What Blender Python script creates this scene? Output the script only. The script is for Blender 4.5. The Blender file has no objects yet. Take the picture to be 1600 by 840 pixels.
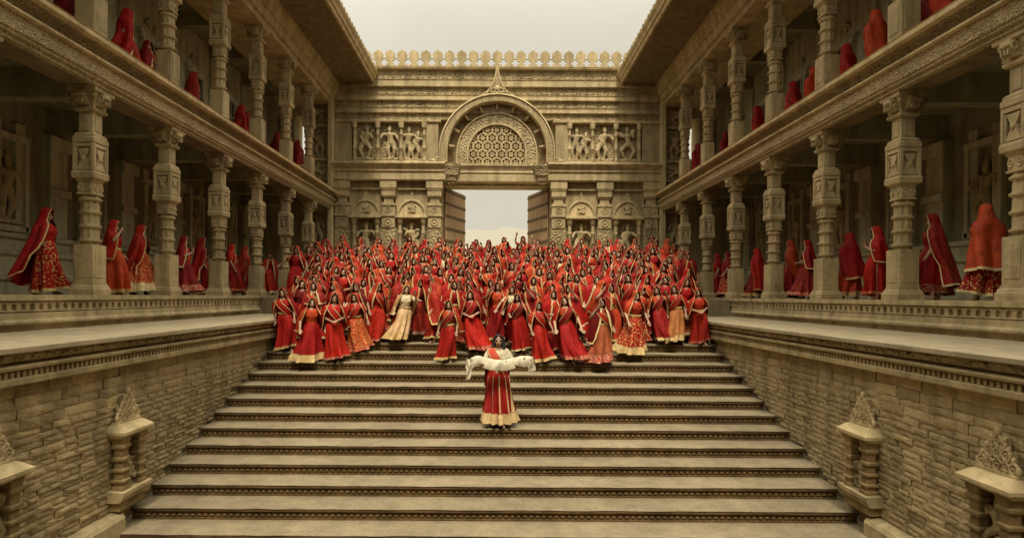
import bpy, bmesh, math, random
from mathutils import Matrix, Vector

# ------------------------------------------------------------------ camera
F_PX = 900.0
SC = bpy.context.scene
COL = SC.collection
cam_data = bpy.data.cameras.new('camera')
cam = bpy.data.objects.new('camera', cam_data)
COL.objects.link(cam)
cam_data.sensor_width = 36.0
cam_data.lens = F_PX * 36.0 / 1600.0
cam_data.shift_x = 25.0 / 1600.0
cam_data.shift_y = 42.0 / 1600.0
cam_data.clip_start = 0.05
cam_data.clip_end = 3000.0
cam.rotation_mode = 'XYZ'
cam.matrix_world = Matrix.Rotation(math.radians(-0.35), 4, 'Y') @ Matrix.Rotation(math.radians(90), 4, 'X')
SC.camera = cam

# ------------------------------------------------------------------ sky, sun, exposure
SUN_ELEV = math.radians(60)
world = bpy.data.worlds.new('World')
SC.world = world
world.use_nodes = True
wn, wl = world.node_tree.nodes, world.node_tree.links
wn.clear()
w_out = wn.new('ShaderNodeOutputWorld')
w_bg = wn.new('ShaderNodeBackground')
w_sky = wn.new('ShaderNodeTexSky')
w_sky.sky_type = 'NISHITA'
w_sky.sun_disc = False
w_sky.sun_elevation = SUN_ELEV
w_sky.sun_rotation = math.radians(180)
w_sky.dust_density = 6.0
w_hs = wn.new('ShaderNodeHueSaturation'); w_hs.inputs['Saturation'].default_value = 0.15
w_mix = wn.new('ShaderNodeMix'); w_mix.data_type = 'RGBA'
w_mix.inputs['Factor'].default_value = 0.88          # a closed, dusty cloud cover over the clear sky
w_noise = wn.new('ShaderNodeTexNoise'); w_noise.inputs['Scale'].default_value = 2.2; w_noise.inputs['Detail'].default_value = 5
w_ramp = wn.new('ShaderNodeValToRGB')
w_ramp.color_ramp.elements[0].position = 0.3; w_ramp.color_ramp.elements[0].color = (6.5, 6.02, 4.7, 1)
w_ramp.color_ramp.elements[1].position = 0.7; w_ramp.color_ramp.elements[1].color = (8.1, 7.58, 6.1, 1)
w_tc = wn.new('ShaderNodeTexCoord')
wl.new(w_tc.outputs['Generated'], w_noise.inputs['Vector'])
wl.new(w_noise.outputs['Fac'], w_ramp.inputs['Fac'])
wl.new(w_sky.outputs['Color'], w_hs.inputs['Color'])
wl.new(w_hs.outputs['Color'], w_mix.inputs['A'])
wl.new(w_ramp.outputs['Color'], w_mix.inputs['B'])
# overcast luminance: the cloud deck is brightest overhead (smooth, as a covered sky is)
w_sep = wn.new('ShaderNodeSeparateXYZ'); wl.new(w_tc.outputs['Generated'], w_sep.inputs[0])
w_gr = wn.new('ShaderNodeMapRange'); w_gr.interpolation_type = 'SMOOTHSTEP'
w_gr.inputs['From Min'].default_value = 0.36; w_gr.inputs['From Max'].default_value = 1.0
w_gr.inputs['To Min'].default_value = 0.385; w_gr.inputs['To Max'].default_value = 1.60
wl.new(w_sep.outputs['Z'], w_gr.inputs['Value'])
w_mul = wn.new('ShaderNodeVectorMath'); w_mul.operation = 'SCALE'
wl.new(w_mix.outputs['Result'], w_mul.inputs[0]); wl.new(w_gr.outputs['Result'], w_mul.inputs['Scale'])
wl.new(w_mul.outputs['Vector'], w_bg.inputs['Color'])
w_bg.inputs['Strength'].default_value = 0.10
wl.new(w_bg.outputs['Background'], w_out.inputs['Surface'])

sun_data = bpy.data.lights.new('sun', 'SUN')
sun = bpy.data.objects.new('sun', sun_data)
COL.objects.link(sun)
sun_data.energy = 1.3
sun_data.angle = math.radians(16)
sun_data.color = (1.0, 0.89, 0.70)
sun.rotation_euler = (math.radians(90) - SUN_ELEV, 0, 0)   # light comes from behind and above the camera
SC.view_settings.view_transform = 'Standard'
SC.view_settings.look = 'None'
SC.view_settings.gamma = 1.0
SC.view_settings.use_curve_mapping = False
SC.view_settings.exposure = 1.46
SC.render.engine = 'CYCLES'
SC.cycles.max_bounces = 6
SC.cycles.diffuse_bounces = 4
SC.cycles.glossy_bounces = 2
SC.cycles.use_denoising = True

random.seed(11)
R = random.Random(5)

# ------------------------------------------------------------------ materials
def mat_new(name):
    m = bpy.data.materials.new(name)
    m.use_nodes = True
    nt = m.node_tree
    b = nt.nodes['Principled BSDF']
    return m, nt, b

def stone(name, c0, c1, c2, rough=0.85, carve=0, carve_scale=14.0, bump=0.5, per_obj=0.07, courses=0, grain=9.0, streak=0.32):
    """weathered sandstone: three tones mixed by noise, rain streaks, grain bump, optional fine carved relief"""
    m, nt, b = mat_new(name)
    N, L = nt.nodes, nt.links
    geo = N.new('ShaderNodeNewGeometry')
    n1 = N.new('ShaderNodeTexNoise'); n1.inputs['Scale'].default_value = 1.1; n1.inputs['Detail'].default_value = 6; n1.inputs['Roughness'].default_value = 0.65
    L.new(geo.outputs['Position'], n1.inputs['Vector'])
    n2 = N.new('ShaderNodeTexNoise'); n2.inputs['Scale'].default_value = grain; n2.inputs['Detail'].default_value = 5; n2.inputs['Roughness'].default_value = 0.7
    L.new(geo.outputs['Position'], n2.inputs['Vector'])
    r = N.new('ShaderNodeValToRGB')
    r.color_ramp.elements[0].position = 0.32; r.color_ramp.elements[0].color = (*c0, 1)
    r.color_ramp.elements[1].position = 0.68; r.color_ramp.elements[1].color = (*c2, 1)
    e = r.color_ramp.elements.new(0.5); e.color = (*c1, 1)
    ad = N.new('ShaderNodeMath'); ad.operation = 'MULTIPLY_ADD'; ad.inputs[1].default_value = 0.45
    L.new(n2.outputs['Fac'], ad.inputs[0])
    sc1 = N.new('ShaderNodeMath'); sc1.operation = 'MULTIPLY'; sc1.inputs[1].default_value = 0.55
    L.new(n1.outputs['Fac'], sc1.inputs[0]); L.new(sc1.outputs[0], ad.inputs[2])
    L.new(ad.outputs[0], r.inputs['Fac'])
    # vertical rain streaks / grime patches with their own shape
    mp = N.new('ShaderNodeMapping'); mp.inputs['Scale'].default_value = (3.2, 3.2, 0.5)
    L.new(geo.outputs['Position'], mp.inputs['Vector'])
    n3 = N.new('ShaderNodeTexNoise'); n3.inputs['Scale'].default_value = 1.3; n3.inputs['Detail'].default_value = 5
    L.new(mp.outputs['Vector'], n3.inputs['Vector'])
    r3 = N.new('ShaderNodeValToRGB')
    r3.color_ramp.elements[0].position = 0.35; r3.color_ramp.elements[0].color = (1 - streak, 1 - streak * 1.02, 1 - streak * 1.1, 1)
    r3.color_ramp.elements[1].position = 0.58; r3.color_ramp.elements[1].color = (1, 1, 1, 1)
    L.new(n3.outputs['Fac'], r3.inputs['Fac'])
    mx = N.new('ShaderNodeMix'); mx.data_type = 'RGBA'; mx.blend_type = 'MULTIPLY'; mx.inputs['Factor'].default_value = 1
    L.new(r.outputs['Color'], mx.inputs['A']); L.new(r3.outputs['Color'], mx.inputs['B'])
    col = mx.outputs['Result']
    if per_obj > 0:
        oi = N.new('ShaderNodeObjectInfo')
        mr = N.new('ShaderNodeMapRange'); mr.inputs['To Min'].default_value = 1 - per_obj; mr.inputs['To Max'].default_value = 1 + per_obj
        L.new(oi.outputs['Random'], mr.inputs['Value'])
        mm = N.new('ShaderNodeMix'); mm.data_type = 'RGBA'; mm.blend_type = 'MULTIPLY'; mm.inputs['Factor'].default_value = 1
        cc = N.new('ShaderNodeCombineColor')
        for i in range(3): L.new(mr.outputs['Result'], cc.inputs[i])
        L.new(col, mm.inputs['A']); L.new(cc.outputs['Color'], mm.inputs['B'])
        col = mm.outputs['Result']
    L.new(col, b.inputs['Base Color'])
    b.inputs['Roughness'].default_value = rough
    b.inputs['Specular IOR Level'].default_value = 0.25
    h = n2.outputs['Fac']
    bm1 = N.new('ShaderNodeBump'); bm1.inputs['Strength'].default_value = bump; bm1.inputs['Distance'].default_value = 0.03
    L.new(h, bm1.inputs['Height'])
    last = bm1
    if carve:
        vo = N.new('ShaderNodeTexVoronoi'); vo.inputs['Scale'].default_value = carve_scale
        vo.feature = 'F1' if carve == 1 else 'DISTANCE_TO_EDGE'
        L.new(geo.outputs['Position'], vo.inputs['Vector'])
        bm2 = N.new('ShaderNodeBump'); bm2.inputs['Strength'].default_value = 1.0; bm2.inputs['Distance'].default_value = 0.08
        L.new(vo.outputs['Distance'], bm2.inputs['Height'])
        L.new(bm1.outputs['Normal'], bm2.inputs['Normal'])
        last = bm2
    if courses:
        # fine ashlar courses too small to model
        bt = N.new('ShaderNodeTexBrick')
        bt.inputs['Scale'].default_value = courses; bt.inputs['Mortar Size'].default_value = 0.02
        bt.inputs['Color1'].default_value = (1, 1, 1, 1); bt.inputs['Color2'].default_value = (0.85, 0.85, 0.85, 1); bt.inputs['Mortar'].default_value = (0, 0, 0, 1)
        sp = N.new('ShaderNodeSeparateXYZ'); L.new(geo.outputs['Position'], sp.inputs[0])
        ax = N.new('ShaderNodeMath'); ax.operation = 'ADD'
        L.new(sp.outputs['X'], ax.inputs[0]); L.new(sp.outputs['Y'], ax.inputs[1])
        cb = N.new('ShaderNodeCombineXYZ'); L.new(ax.outputs[0], cb.inputs['X']); L.new(sp.outputs['Z'], cb.inputs['Y'])
        L.new(cb.outputs[0], bt.inputs['Vector'])
        bm3 = N.new('ShaderNodeBump'); bm3.inputs['Strength'].default_value = 0.6; bm3.inputs['Distance'].default_value = 0.03
        L.new(bt.outputs['Color'], bm3.inputs['Height']); L.new(last.outputs['Normal'], bm3.inputs['Normal'])
        last = bm3
    L.new(last.outputs['Normal'], b.inputs['Normal'])
    return m

def k3(c, k): return tuple(x * k for x in c)
ST = (0.45, 0.358, 0.198)
M = {}
M['stone'] = stone('sandstone', k3(ST, 0.62), ST, k3(ST, 1.22))
M['stone_carved'] = stone('carved_sandstone', k3(ST, 0.60), ST, k3(ST, 1.25), carve=1, carve_scale=13)
M['stone_fine'] = stone('finely_carved_sandstone', k3(ST, 0.66), k3(ST, 1.05), k3(ST, 1.3), carve=2, carve_scale=17)
M['beam_fine'] = stone('pale_carved_beam_stone', k3(ST, 0.95), k3(ST, 1.2), k3(ST, 1.4), carve=2, carve_scale=20, streak=.15)
M['beam_carved'] = stone('carved_cornice_stone', k3(ST, 0.75), k3(ST, .95), k3(ST, 1.15), carve=1, carve_scale=24, streak=.2)
M['stone_light'] = stone('pale_dressed_sandstone', k3(ST, 0.85), k3(ST, 1.15), k3(ST, 1.4))
M['stone_ashlar'] = stone('ashlar_sandstone', k3(ST, 0.62), k3(ST, 0.98), k3(ST, 1.2), courses=3.2)
M['stone_relief'] = stone('relief_sandstone', k3(ST, 0.62), k3(ST, 1.0), k3(ST, 1.25), bump=0.6)
M['brick'] = stone('rough_masonry', k3((0.43, 0.335, 0.18), 0.70), (0.43, 0.335, 0.18), k3((0.44, 0.352, 0.20), 1.2), per_obj=0.24, bump=1.0, grain=14)
M['mortar'] = stone('old_mortar', (0.24, 0.19, 0.10), (0.31, 0.25, 0.135), (0.37, 0.30, 0.17), bump=0.8)
M['tread'] = stone('worn_tread_stone', k3((0.245, 0.198, 0.122), 0.7), (0.245, 0.198, 0.122), k3((0.25, 0.205, 0.13), 1.3), rough=0.75, bump=0.5, streak=0.18, grain=17)
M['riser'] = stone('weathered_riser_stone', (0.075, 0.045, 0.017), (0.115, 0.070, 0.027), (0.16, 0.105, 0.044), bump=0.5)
M['sand'] = stone('dusty_ledge_stone', (0.33, 0.27, 0.17), (0.39, 0.325, 0.21), (0.44, 0.37, 0.245), bump=0.2, streak=0.2)
M['inner_wall'] = stone('grey_green_gallery_stone', (0.36, 0.345, 0.22), (0.46, 0.44, 0.295), (0.54, 0.515, 0.35))
M['inner_dark'] = stone('shade_darkened_gallery_stone', (0.20, 0.185, 0.115), (0.27, 0.25, 0.16), (0.33, 0.31, 0.20))  # darkened stone: part of the galleries' dimness is put into the colour
M['upper_inner'] = stone('grey_green_plaster', (0.38, 0.37, 0.25), (0.48, 0.47, 0.33), (0.55, 0.54, 0.38))
M['stud'] = stone('riser_stud_stone', (0.13, 0.08, 0.03), (0.19, 0.12, 0.048), (0.25, 0.165, 0.07))
M['soffit'] = stone('brown_shade_soffit', (0.17, 0.125, 0.06), (0.205, 0.155, 0.08), (0.24, 0.185, 0.10), bump=0.15)  # brown eave soffit; under the balcony beam it paints the shade
M['shrine'] = stone('reddish_shrine_stone', (0.20, 0.135, 0.06), (0.29, 0.205, 0.095), (0.39, 0.295, 0.15))
M['dark'] = stone('dark_window_interior', (0.035, 0.027, 0.014), (0.05, 0.038, 0.02), (0.07, 0.053, 0.028))  # near-black colour stands for the unlit interior behind the upper windows
M['ground'] = stone('dry_ground', (0.36, 0.29, 0.18), (0.42, 0.34, 0.22), (0.48, 0.40, 0.27), streak=0.15)
M['hill'] = stone('bleached_hills', (0.245, 0.23, 0.185), (0.265, 0.25, 0.205), (0.285, 0.27, 0.225), bump=0.1, streak=0.1)

def wood(name, c0, c1):
    m, nt, b = mat_new(name)
    N, L = nt.nodes, nt.links
    geo = N.new('ShaderNodeNewGeometry')
    mp = N.new('ShaderNodeMapping'); mp.inputs['Scale'].default_value = (14, 14, 0.8)
    L.new(geo.outputs['Position'], mp.inputs['Vector'])
    n = N.new('ShaderNodeTexNoise'); n.inputs['Scale'].default_value = 1.6; n.inputs['Detail'].default_value = 6
    L.new(mp.outputs['Vector'], n.inputs['Vector'])
    r = N.new('ShaderNodeValToRGB')
    r.color_ramp.elements[0].position = 0.3; r.color_ramp.elements[0].color = (*c0, 1)
    r.color_ramp.elements[1].position = 0.7; r.color_ramp.elements[1].color = (*c1, 1)
    L.new(n.outputs['Fac'], r.inputs['Fac']); L.new(r.outputs['Color'], b.inputs['Base Color'])
    bp = N.new('ShaderNodeBump'); bp.inputs['Strength'].default_value = 0.4; bp.inputs['Distance'].default_value = 0.01
    L.new(n.outputs['Fac'], bp.inputs['Height']); L.new(bp.outputs['Normal'], b.inputs['Normal'])
    b.inputs['Roughness'].default_value = 0.75
    return m
M['wood'] = wood('old_door_wood', (0.28, 0.18, 0.085), (0.46, 0.32, 0.165))
M['wood_dark'] = wood('dark_batten_wood', (0.06, 0.035, 0.016), (0.11, 0.068, 0.032))

def cloth(name, pattern=0.0, pat_col=(0.62, 0.42, 0.14), scale=22.0, sheen=0.0):
    """woven cloth whose colour is the object's own colour; optional scattered gold print"""
    m, nt, b = mat_new(name)
    N, L = nt.nodes, nt.links
    oi = N.new('ShaderNodeObjectInfo')
    tc = N.new('ShaderNodeTexCoord')
    n = N.new('ShaderNodeTexNoise'); n.inputs['Scale'].default_value = 7; n.inputs['Detail'].default_value = 4
    L.new(tc.outputs['Object'], n.inputs['Vector'])
    mr = N.new('ShaderNodeMapRange'); mr.inputs['From Min'].default_value = 0.3; mr.inputs['From Max'].default_value = 0.7
    mr.inputs['To Min'].default_value = 0.72; mr.inputs['To Max'].default_value = 1.2
    L.new(n.outputs['Fac'], mr.inputs['Value'])
    cc = N.new('ShaderNodeCombineColor')
    for i in range(3): L.new(mr.outputs['Result'], cc.inputs[i])
    mm = N.new('ShaderNodeMix'); mm.data_type = 'RGBA'; mm.blend_type = 'MULTIPLY'; mm.inputs['Factor'].default_value = 1
    L.new(oi.outputs['Color'], mm.inputs['A']); L.new(cc.outputs['Color'], mm.inputs['B'])
    col = mm.outputs['Result']
    if pattern > 0:
        v = N.new('ShaderNodeTexVoronoi'); v.inputs['Scale'].default_value = scale
        L.new(tc.outputs['Object'], v.inputs['Vector'])
        lt = N.new('ShaderNodeMath'); lt.operation = 'LESS_THAN'; lt.inputs[1].default_value = pattern
        L.new(v.outputs['Distance'], lt.inputs[0])
        m2 = N.new('ShaderNodeMix'); m2.data_type = 'RGBA'
        L.new(lt.outputs[0], m2.inputs['Factor']); L.new(col, m2.inputs['A']); m2.inputs['B'].default_value = (*pat_col, 1)
        col = m2.outputs['Result']
    L.new(col, b.inputs['Base Color'])
    b.inputs['Roughness'].default_value = 0.7
    b.inputs['Specular IOR Level'].default_value = 0.25
    b.inputs['Sheen Weight'].default_value = sheen
    mp = N.new('ShaderNodeMapping'); mp.inputs['Scale'].default_value = (1, 1, 0.22)
    L.new(tc.outputs['Object'], mp.inputs['Vector'])
    n2 = N.new('ShaderNodeTexNoise'); n2.inputs['Scale'].default_value = 16; n2.inputs['Detail'].default_value = 3
    L.new(mp.outputs['Vector'], n2.inputs['Vector'])
    bp = N.new('ShaderNodeBump'); bp.inputs['Strength'].default_value = 0.7; bp.inputs['Distance'].default_value = 0.04
    L.new(n2.outputs['Fac'], bp.inputs['Height']); L.new(bp.outputs['Normal'], b.inputs['Normal'])
    return m
M['cloth'] = cloth('plain_cloth')
M['cloth_print'] = cloth('gold_printed_cloth', 0.20, pat_col=(.50, .28, .08), scale=42)
M['cloth_rich'] = cloth('gold_brocade_cloth', 0.36, pat_col=(.56, .36, .12), scale=27)
M['trim'] = cloth('gold_border_cloth', 0.34, pat_col=(0.78, 0.66, 0.36), scale=60, sheen=0.1)
M['scarf'] = cloth('embroidered_white_cloth', 0.17, pat_col=(0.16, 0.12, 0.05), scale=9, sheen=0.1)

def plain(name, c, rough=0.6, use_obj=False):
    m, nt, b = mat_new(name)
    N, L = nt.nodes, nt.links
    tc = N.new('ShaderNodeTexCoord'); n = N.new('ShaderNodeTexNoise'); n.inputs['Scale'].default_value = 18
    L.new(tc.outputs['Object'], n.inputs['Vector'])
    mm = N.new('ShaderNodeMix'); mm.data_type = 'RGBA'; mm.blend_type = 'MULTIPLY'; mm.inputs['Factor'].default_value = 0.3
    if use_obj:
        oi = N.new('ShaderNodeObjectInfo'); L.new(oi.outputs['Color'], mm.inputs['A'])
    else:
        mm.inputs['A'].default_value = (*c, 1)
    L.new(n.outputs['Fac'], mm.inputs['B']); L.new(mm.outputs['Result'], b.inputs['Base Color'])
    b.inputs['Roughness'].default_value = rough
    return m
M['skin'] = plain('skin', (0.30, 0.17, 0.10), 0.55, use_obj=True)
M['hair'] = plain('black_hair', (0.015, 0.011, 0.008), 0.85)
M['eye'] = plain('dark_eyes', (0.02, 0.014, 0.01), 0.3)
M['lips'] = plain('red_lips', (0.30, 0.05, 0.035), 0.5)

# ------------------------------------------------------------------ mesh helpers
class MB:
    def __init__(self): self.v, self.f, self.mi, self.cur = [], [], [], 0
    def face(self, idx): self.f.append(tuple(idx)); self.mi.append(self.cur)
    def box(self, x0, x1, y0, y1, z0, z1, c=0.0):
        if x0 > x1: x0, x1 = x1, x0
        if y0 > y1: y0, y1 = y1, y0
        if z0 > z1: z0, z1 = z1, z0
        b = len(self.v)
        c = min(c, 0.3 * (x1 - x0), 0.3 * (y1 - y0), 0.3 * (z1 - z0))
        if c <= 0:
            self.v += [(x, y, z) for x in (x0, x1) for y in (y0, y1) for z in (z0, z1)]
            for q in ((0, 1, 3, 2), (4, 6, 7, 5), (0, 4, 5, 1), (2, 3, 7, 6), (0, 2, 6, 4), (1, 5, 7, 3)): self.face([b + i for i in q])
            return self
        X, Y, Z = (x0, x1), (y0, y1), (z0, z1)
        s = (1, -1)
        idx = {}
        for i in (0, 1):
            for j in (0, 1):
                for k in (0, 1):
                    for a in range(3):
                        p = [X[i], Y[j], Z[k]]
                        for t, g in ((0, i), (1, j), (2, k)):
                            if t != a: p[t] += s[g] * c
                        idx[(i, j, k, a)] = len(self.v); self.v.append(tuple(p))
        for a in range(3):
            o = [t for t in range(3) if t != a]
            for g in (0, 1):
                q = []
                for (p, r) in ((0, 0), (1, 0), (1, 1), (0, 1)):
                    key = [0, 0, 0]; key[a] = g; key[o[0]] = p; key[o[1]] = r
                    q.append(idx[(*key, a)])
                self.face(q)
            for p in (0, 1):
                for r in (0, 1):
                    k0 = [0, 0, 0]; k0[o[0]] = p; k0[o[1]] = r
                    k1 = list(k0); k1[a] = 1
                    self.face([idx[(*k0, o[0])], idx[(*k1, o[0])], idx[(*k1, o[1])], idx[(*k0, o[1])]])
        for i in (0, 1):
            for j in (0, 1):
                for k in (0, 1): self.face([idx[(i, j, k, a)] for a in range(3)])
        return self
    def loft(self, rings, cap0=True, cap1=True, closed=True):
        b = len(self.v); n = len(rings[0])
        for r in rings: self.v += [tuple(p) for p in r]
        for i in range(len(rings) - 1):
            for j in range(n if closed else n - 1):
                k = (j + 1) % n
                self.face([b + i * n + j, b + i * n + k, b + (i + 1) * n + k, b + (i + 1) * n + j])
        if cap0: self.face([b + j for j in range(n)])
        if cap1: self.face([b + (len(rings) - 1) * n + j for j in range(n)])
        return self
    def prism(self, prof, a0, a1, plane='xz', n=1, jit=0.0):
        """profile polygon swept along the third axis; plane names the two axes of the profile"""
        rings = []
        for i in range(n + 1):
            a = a0 + (a1 - a0) * i / n
            ring = []
            for (u, w) in prof:
                ju = R.uniform(-jit, jit) if jit else 0; jw = R.uniform(-jit, jit) if jit else 0
                if plane == 'xz': ring.append((u + ju, a, w + jw))
                elif plane == 'yz': ring.append((a, u + ju, w + jw))
                else: ring.append((u + ju, w + jw, a))
            rings.append(ring)
        return self.loft(rings)
    def tube(self, pts, rad, seg=8, cap=True):
        pts = [Vector(p) for p in pts]
        rings = []
        up = None
        for i, p in enumerate(pts):
            d = (pts[min(i + 1, len(pts) - 1)] - pts[max(i - 1, 0)]).normalized()
            if up is None:
                up = Vector((0, 0, 1)) if abs(d.z) < 0.9 else Vector((0, 1, 0))
            s = d.cross(up).normalized(); up = s.cross(d).normalized()
            r = rad[i] if isinstance(rad, (list, tuple)) else rad
            rings.append([p + (s * math.cos(2 * math.pi * j / seg) + up * math.sin(2 * math.pi * j / seg)) * r for j in range(seg)])
        return self.loft(rings, cap, cap)
    def ell(self, c, r, seg=12, rings=8):
        rr = []
        for i in range(rings + 1):
            a = -math.pi / 2 + math.pi * i / rings
            q = max(math.cos(a), 0.02)
            rr.append([(c[0] + r[0] * q * math.cos(2 * math.pi * j / seg), c[1] + r[1] * q * math.sin(2 * math.pi * j / seg), c[2] + r[2] * math.sin(a)) for j in range(seg)])
        return self.loft(rr)
    def torus(self, c, Rr, r, a0=0.0, a1=2 * math.pi, seg=16, sides=6, plane='xz'):
        full = abs((a1 - a0) - 2 * math.pi) < 1e-6
        rings = []
        for i in range(seg + 1):
            a = a0 + (a1 - a0) * i / seg
            ring = []
            for j in range(sides):
                t = 2 * math.pi * j / sides
                q = Rr + r * math.cos(t); h = r * math.sin(t)
                if plane == 'xz': ring.append((c[0] + q * math.cos(a), c[1] + h, c[2] + q * math.sin(a)))
                elif plane == 'yz': ring.append((c[0] + h, c[1] + q * math.cos(a), c[2] + q * math.sin(a)))
                else: ring.append((c[0] + q * math.cos(a), c[1] + q * math.sin(a), c[2] + h))
            rings.append(ring)
        return self.loft(rings, not full, not full)
    def sq(self, levels, ch=0.0):
        """stack of square sections [(z, half)], chamfered corners if ch"""
        rings = []
        for z, h in levels:
            if ch:
                c = ch
                rings.append([(h, -h + c, z), (h, h - c, z), (h - c, h, z), (-h + c, h, z), (-h, h - c, z), (-h, -h + c, z), (-h + c, -h, z), (h - c, -h, z)])
            else: rings.append([(h, -h, z), (h, h, z), (-h, h, z), (-h, -h, z)])
        return self.loft(rings)
    def lathe(self, levels, seg=16, flute=0.0, nfl=8):
        rings = []
        for z, r in levels:
            rings.append([((r - flute * (j % 2)) * math.cos(2 * math.pi * j / seg), (r - flute * (j % 2)) * math.sin(2 * math.pi * j / seg), z) for j in range(seg)])
        return self.loft(rings)
    def xf(self, mat, start=0):
        for i in range(start, len(self.v)): self.v[i] = tuple(mat @ Vector(self.v[i]))
        return self
    def mesh(self, name, mats, smooth=None):
        me = bpy.data.meshes.new(name)
        me.from_pydata(self.v, [], self.f)
        for m in (mats if isinstance(mats, (list, tuple)) else [mats]): me.materials.append(M[m])
        if any(self.mi): me.polygons.foreach_set('material_index', self.mi)
        bm = bmesh.new(); bm.from_mesh(me); bmesh.ops.recalc_face_normals(bm, faces=bm.faces); bm.to_mesh(me); bm.free()
        if smooth is not None:
            me.shade_smooth(); me.set_sharp_from_angle(angle=math.radians(smooth))
        return me

WM = {}
def link(o, parent, wmat):
    COL.objects.link(o)
    WM[o] = wmat
    if parent is not None:
        o.parent = parent
        o.matrix_basis = WM[parent].inverted() @ wmat
    else: o.matrix_basis = wmat
    return o
def T(x, y, z): return Matrix.Translation((x, y, z))
def RZ(a): return Matrix.Rotation(a, 4, 'Z')
def put(name, me, parent=None, wmat=None, label=None, cat=None, group=None, kind=None, color=None):
    o = bpy.data.objects.new(name, me)
    link(o, parent, wmat if wmat is not None else Matrix())
    if label: o['label'] = label
    if cat: o['category'] = cat
    if group: o['group'] = group
    if kind: o['kind'] = kind
    if color: o.color = (*color, 1)
    return o
def empty(name, loc, label=None, cat=None, group=None, kind=None, rz=0.0, scale=1.0, tilt=None):
    o = bpy.data.objects.new(name, None)
    o.empty_display_size = 0.2
    link(o, None, T(*loc) @ RZ(rz) @ (tilt if tilt is not None else Matrix()) @ Matrix.Scale(scale, 4))
    if label: o['label'] = label
    if cat: o['category'] = cat
    if group: o['group'] = group
    if kind: o['kind'] = kind
    return o
def remesh(mb, name, mats, voxel=0.012, smooth=3):
    me = mb.mesh(name + '_raw', mats)
    o = bpy.data.objects.new('temporary', me); COL.objects.link(o)
    m = o.modifiers.new('r', 'REMESH'); m.mode = 'VOXEL'; m.voxel_size = voxel
    s = o.modifiers.new('s', 'SMOOTH'); s.iterations = smooth; s.factor = 0.5
    dg = bpy.context.evaluated_depsgraph_get()
    out = bpy.data.meshes.new_from_object(o.evaluated_get(dg))
    out.name = name
    bpy.data.objects.remove(o); bpy.data.meshes.remove(me)
    out.materials.clear()
    for k in (mats if isinstance(mats, (list, tuple)) else [mats]): out.materials.append(M[k])
    out.shade_smooth()
    return out
# ------------------------------------------------------------------ the place: key dimensions (metres, camera at eye level 0)
BAY, COLX, YB, XS = 2.5, 7.6, 25.78, 5.4
FLOOR1, FLOOR2, EAVE = -0.03, 4.6, 8.55
Y_NEAR = -6.0
RISE, RUN = 0.181, 0.504
def nose_y(n): return 8.03 + RUN * n
def tread_z(n): return -3.345 + RISE * n
N_LOW, N_TOP = -7, 18
LAND_Z = tread_z(N_TOP)
TERR_Z = LAND_Z + 4 * RISE
COL_Y = [(3.31 + k) * BAY for k in range(-3, 7)]

# ------------------------------------------------------------------ ground, far hills
mb = MB()
G = 1200
for (x0, x1, y0, y1) in ((-G, -12.5, -G, G), (12.5, G, -G, G), (-12.5, 12.5, 27.2, G), (-12.5, 12.5, -G, -16)):
    b0 = len(mb.v); mb.v += [(x0, y0, TERR_Z - 0.02), (x1, y0, TERR_Z - 0.02), (x1, y1, TERR_Z - 0.02), (x0, y1, TERR_Z - 0.02)]
    mb.face([b0, b0 + 1, b0 + 2, b0 + 3])
put('ground', mb.mesh('ground', 'ground'), kind='structure')
mb = MB(); mb.box(-5.6, 5.6, -16, nose_y(N_LOW) + 0.1, tread_z(N_LOW) - 0.6, tread_z(N_LOW) - RISE)
put('courtyard_floor', mb.mesh('courtyard_floor', 'tread'), kind='structure')

def ridge(seed, y, base, amp, x0, x1, depth, n=160):
    rr = random.Random(seed)
    ph = [(rr.uniform(0, 6.28), rr.uniform(0.6, 1.4)) for _ in range(9)]
    mb = MB(); rows = []
    for j in range(9):
        v = j / 8
        row = []
        for i in range(n + 1):
            x = x0 + (x1 - x0) * i / n
            h = base
            for k, (p, a) in enumerate(ph): h += amp * a / (k + 1) ** 0.9 * math.sin(x * 0.012 * 1.75 ** k + p)
            row.append((x, y + depth * (v - 0.5) * 2, TERR_Z - 0.5 + max(h, 1) * math.sin(math.pi * v) ** 0.8 + rr.uniform(-0.5, 0.5)))
        rows.append(row)
    return mb.loft(rows, False, False, closed=False)
put('hills', ridge(3, 420, 44, 3.0, -420, 420, 120).mesh('hills', 'hill', 60), kind='structure')
put('hills', ridge(8, 250, 16, 2.5, -260, 260, 60).mesh('hills_near', 'hill', 60), kind='structure')

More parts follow.
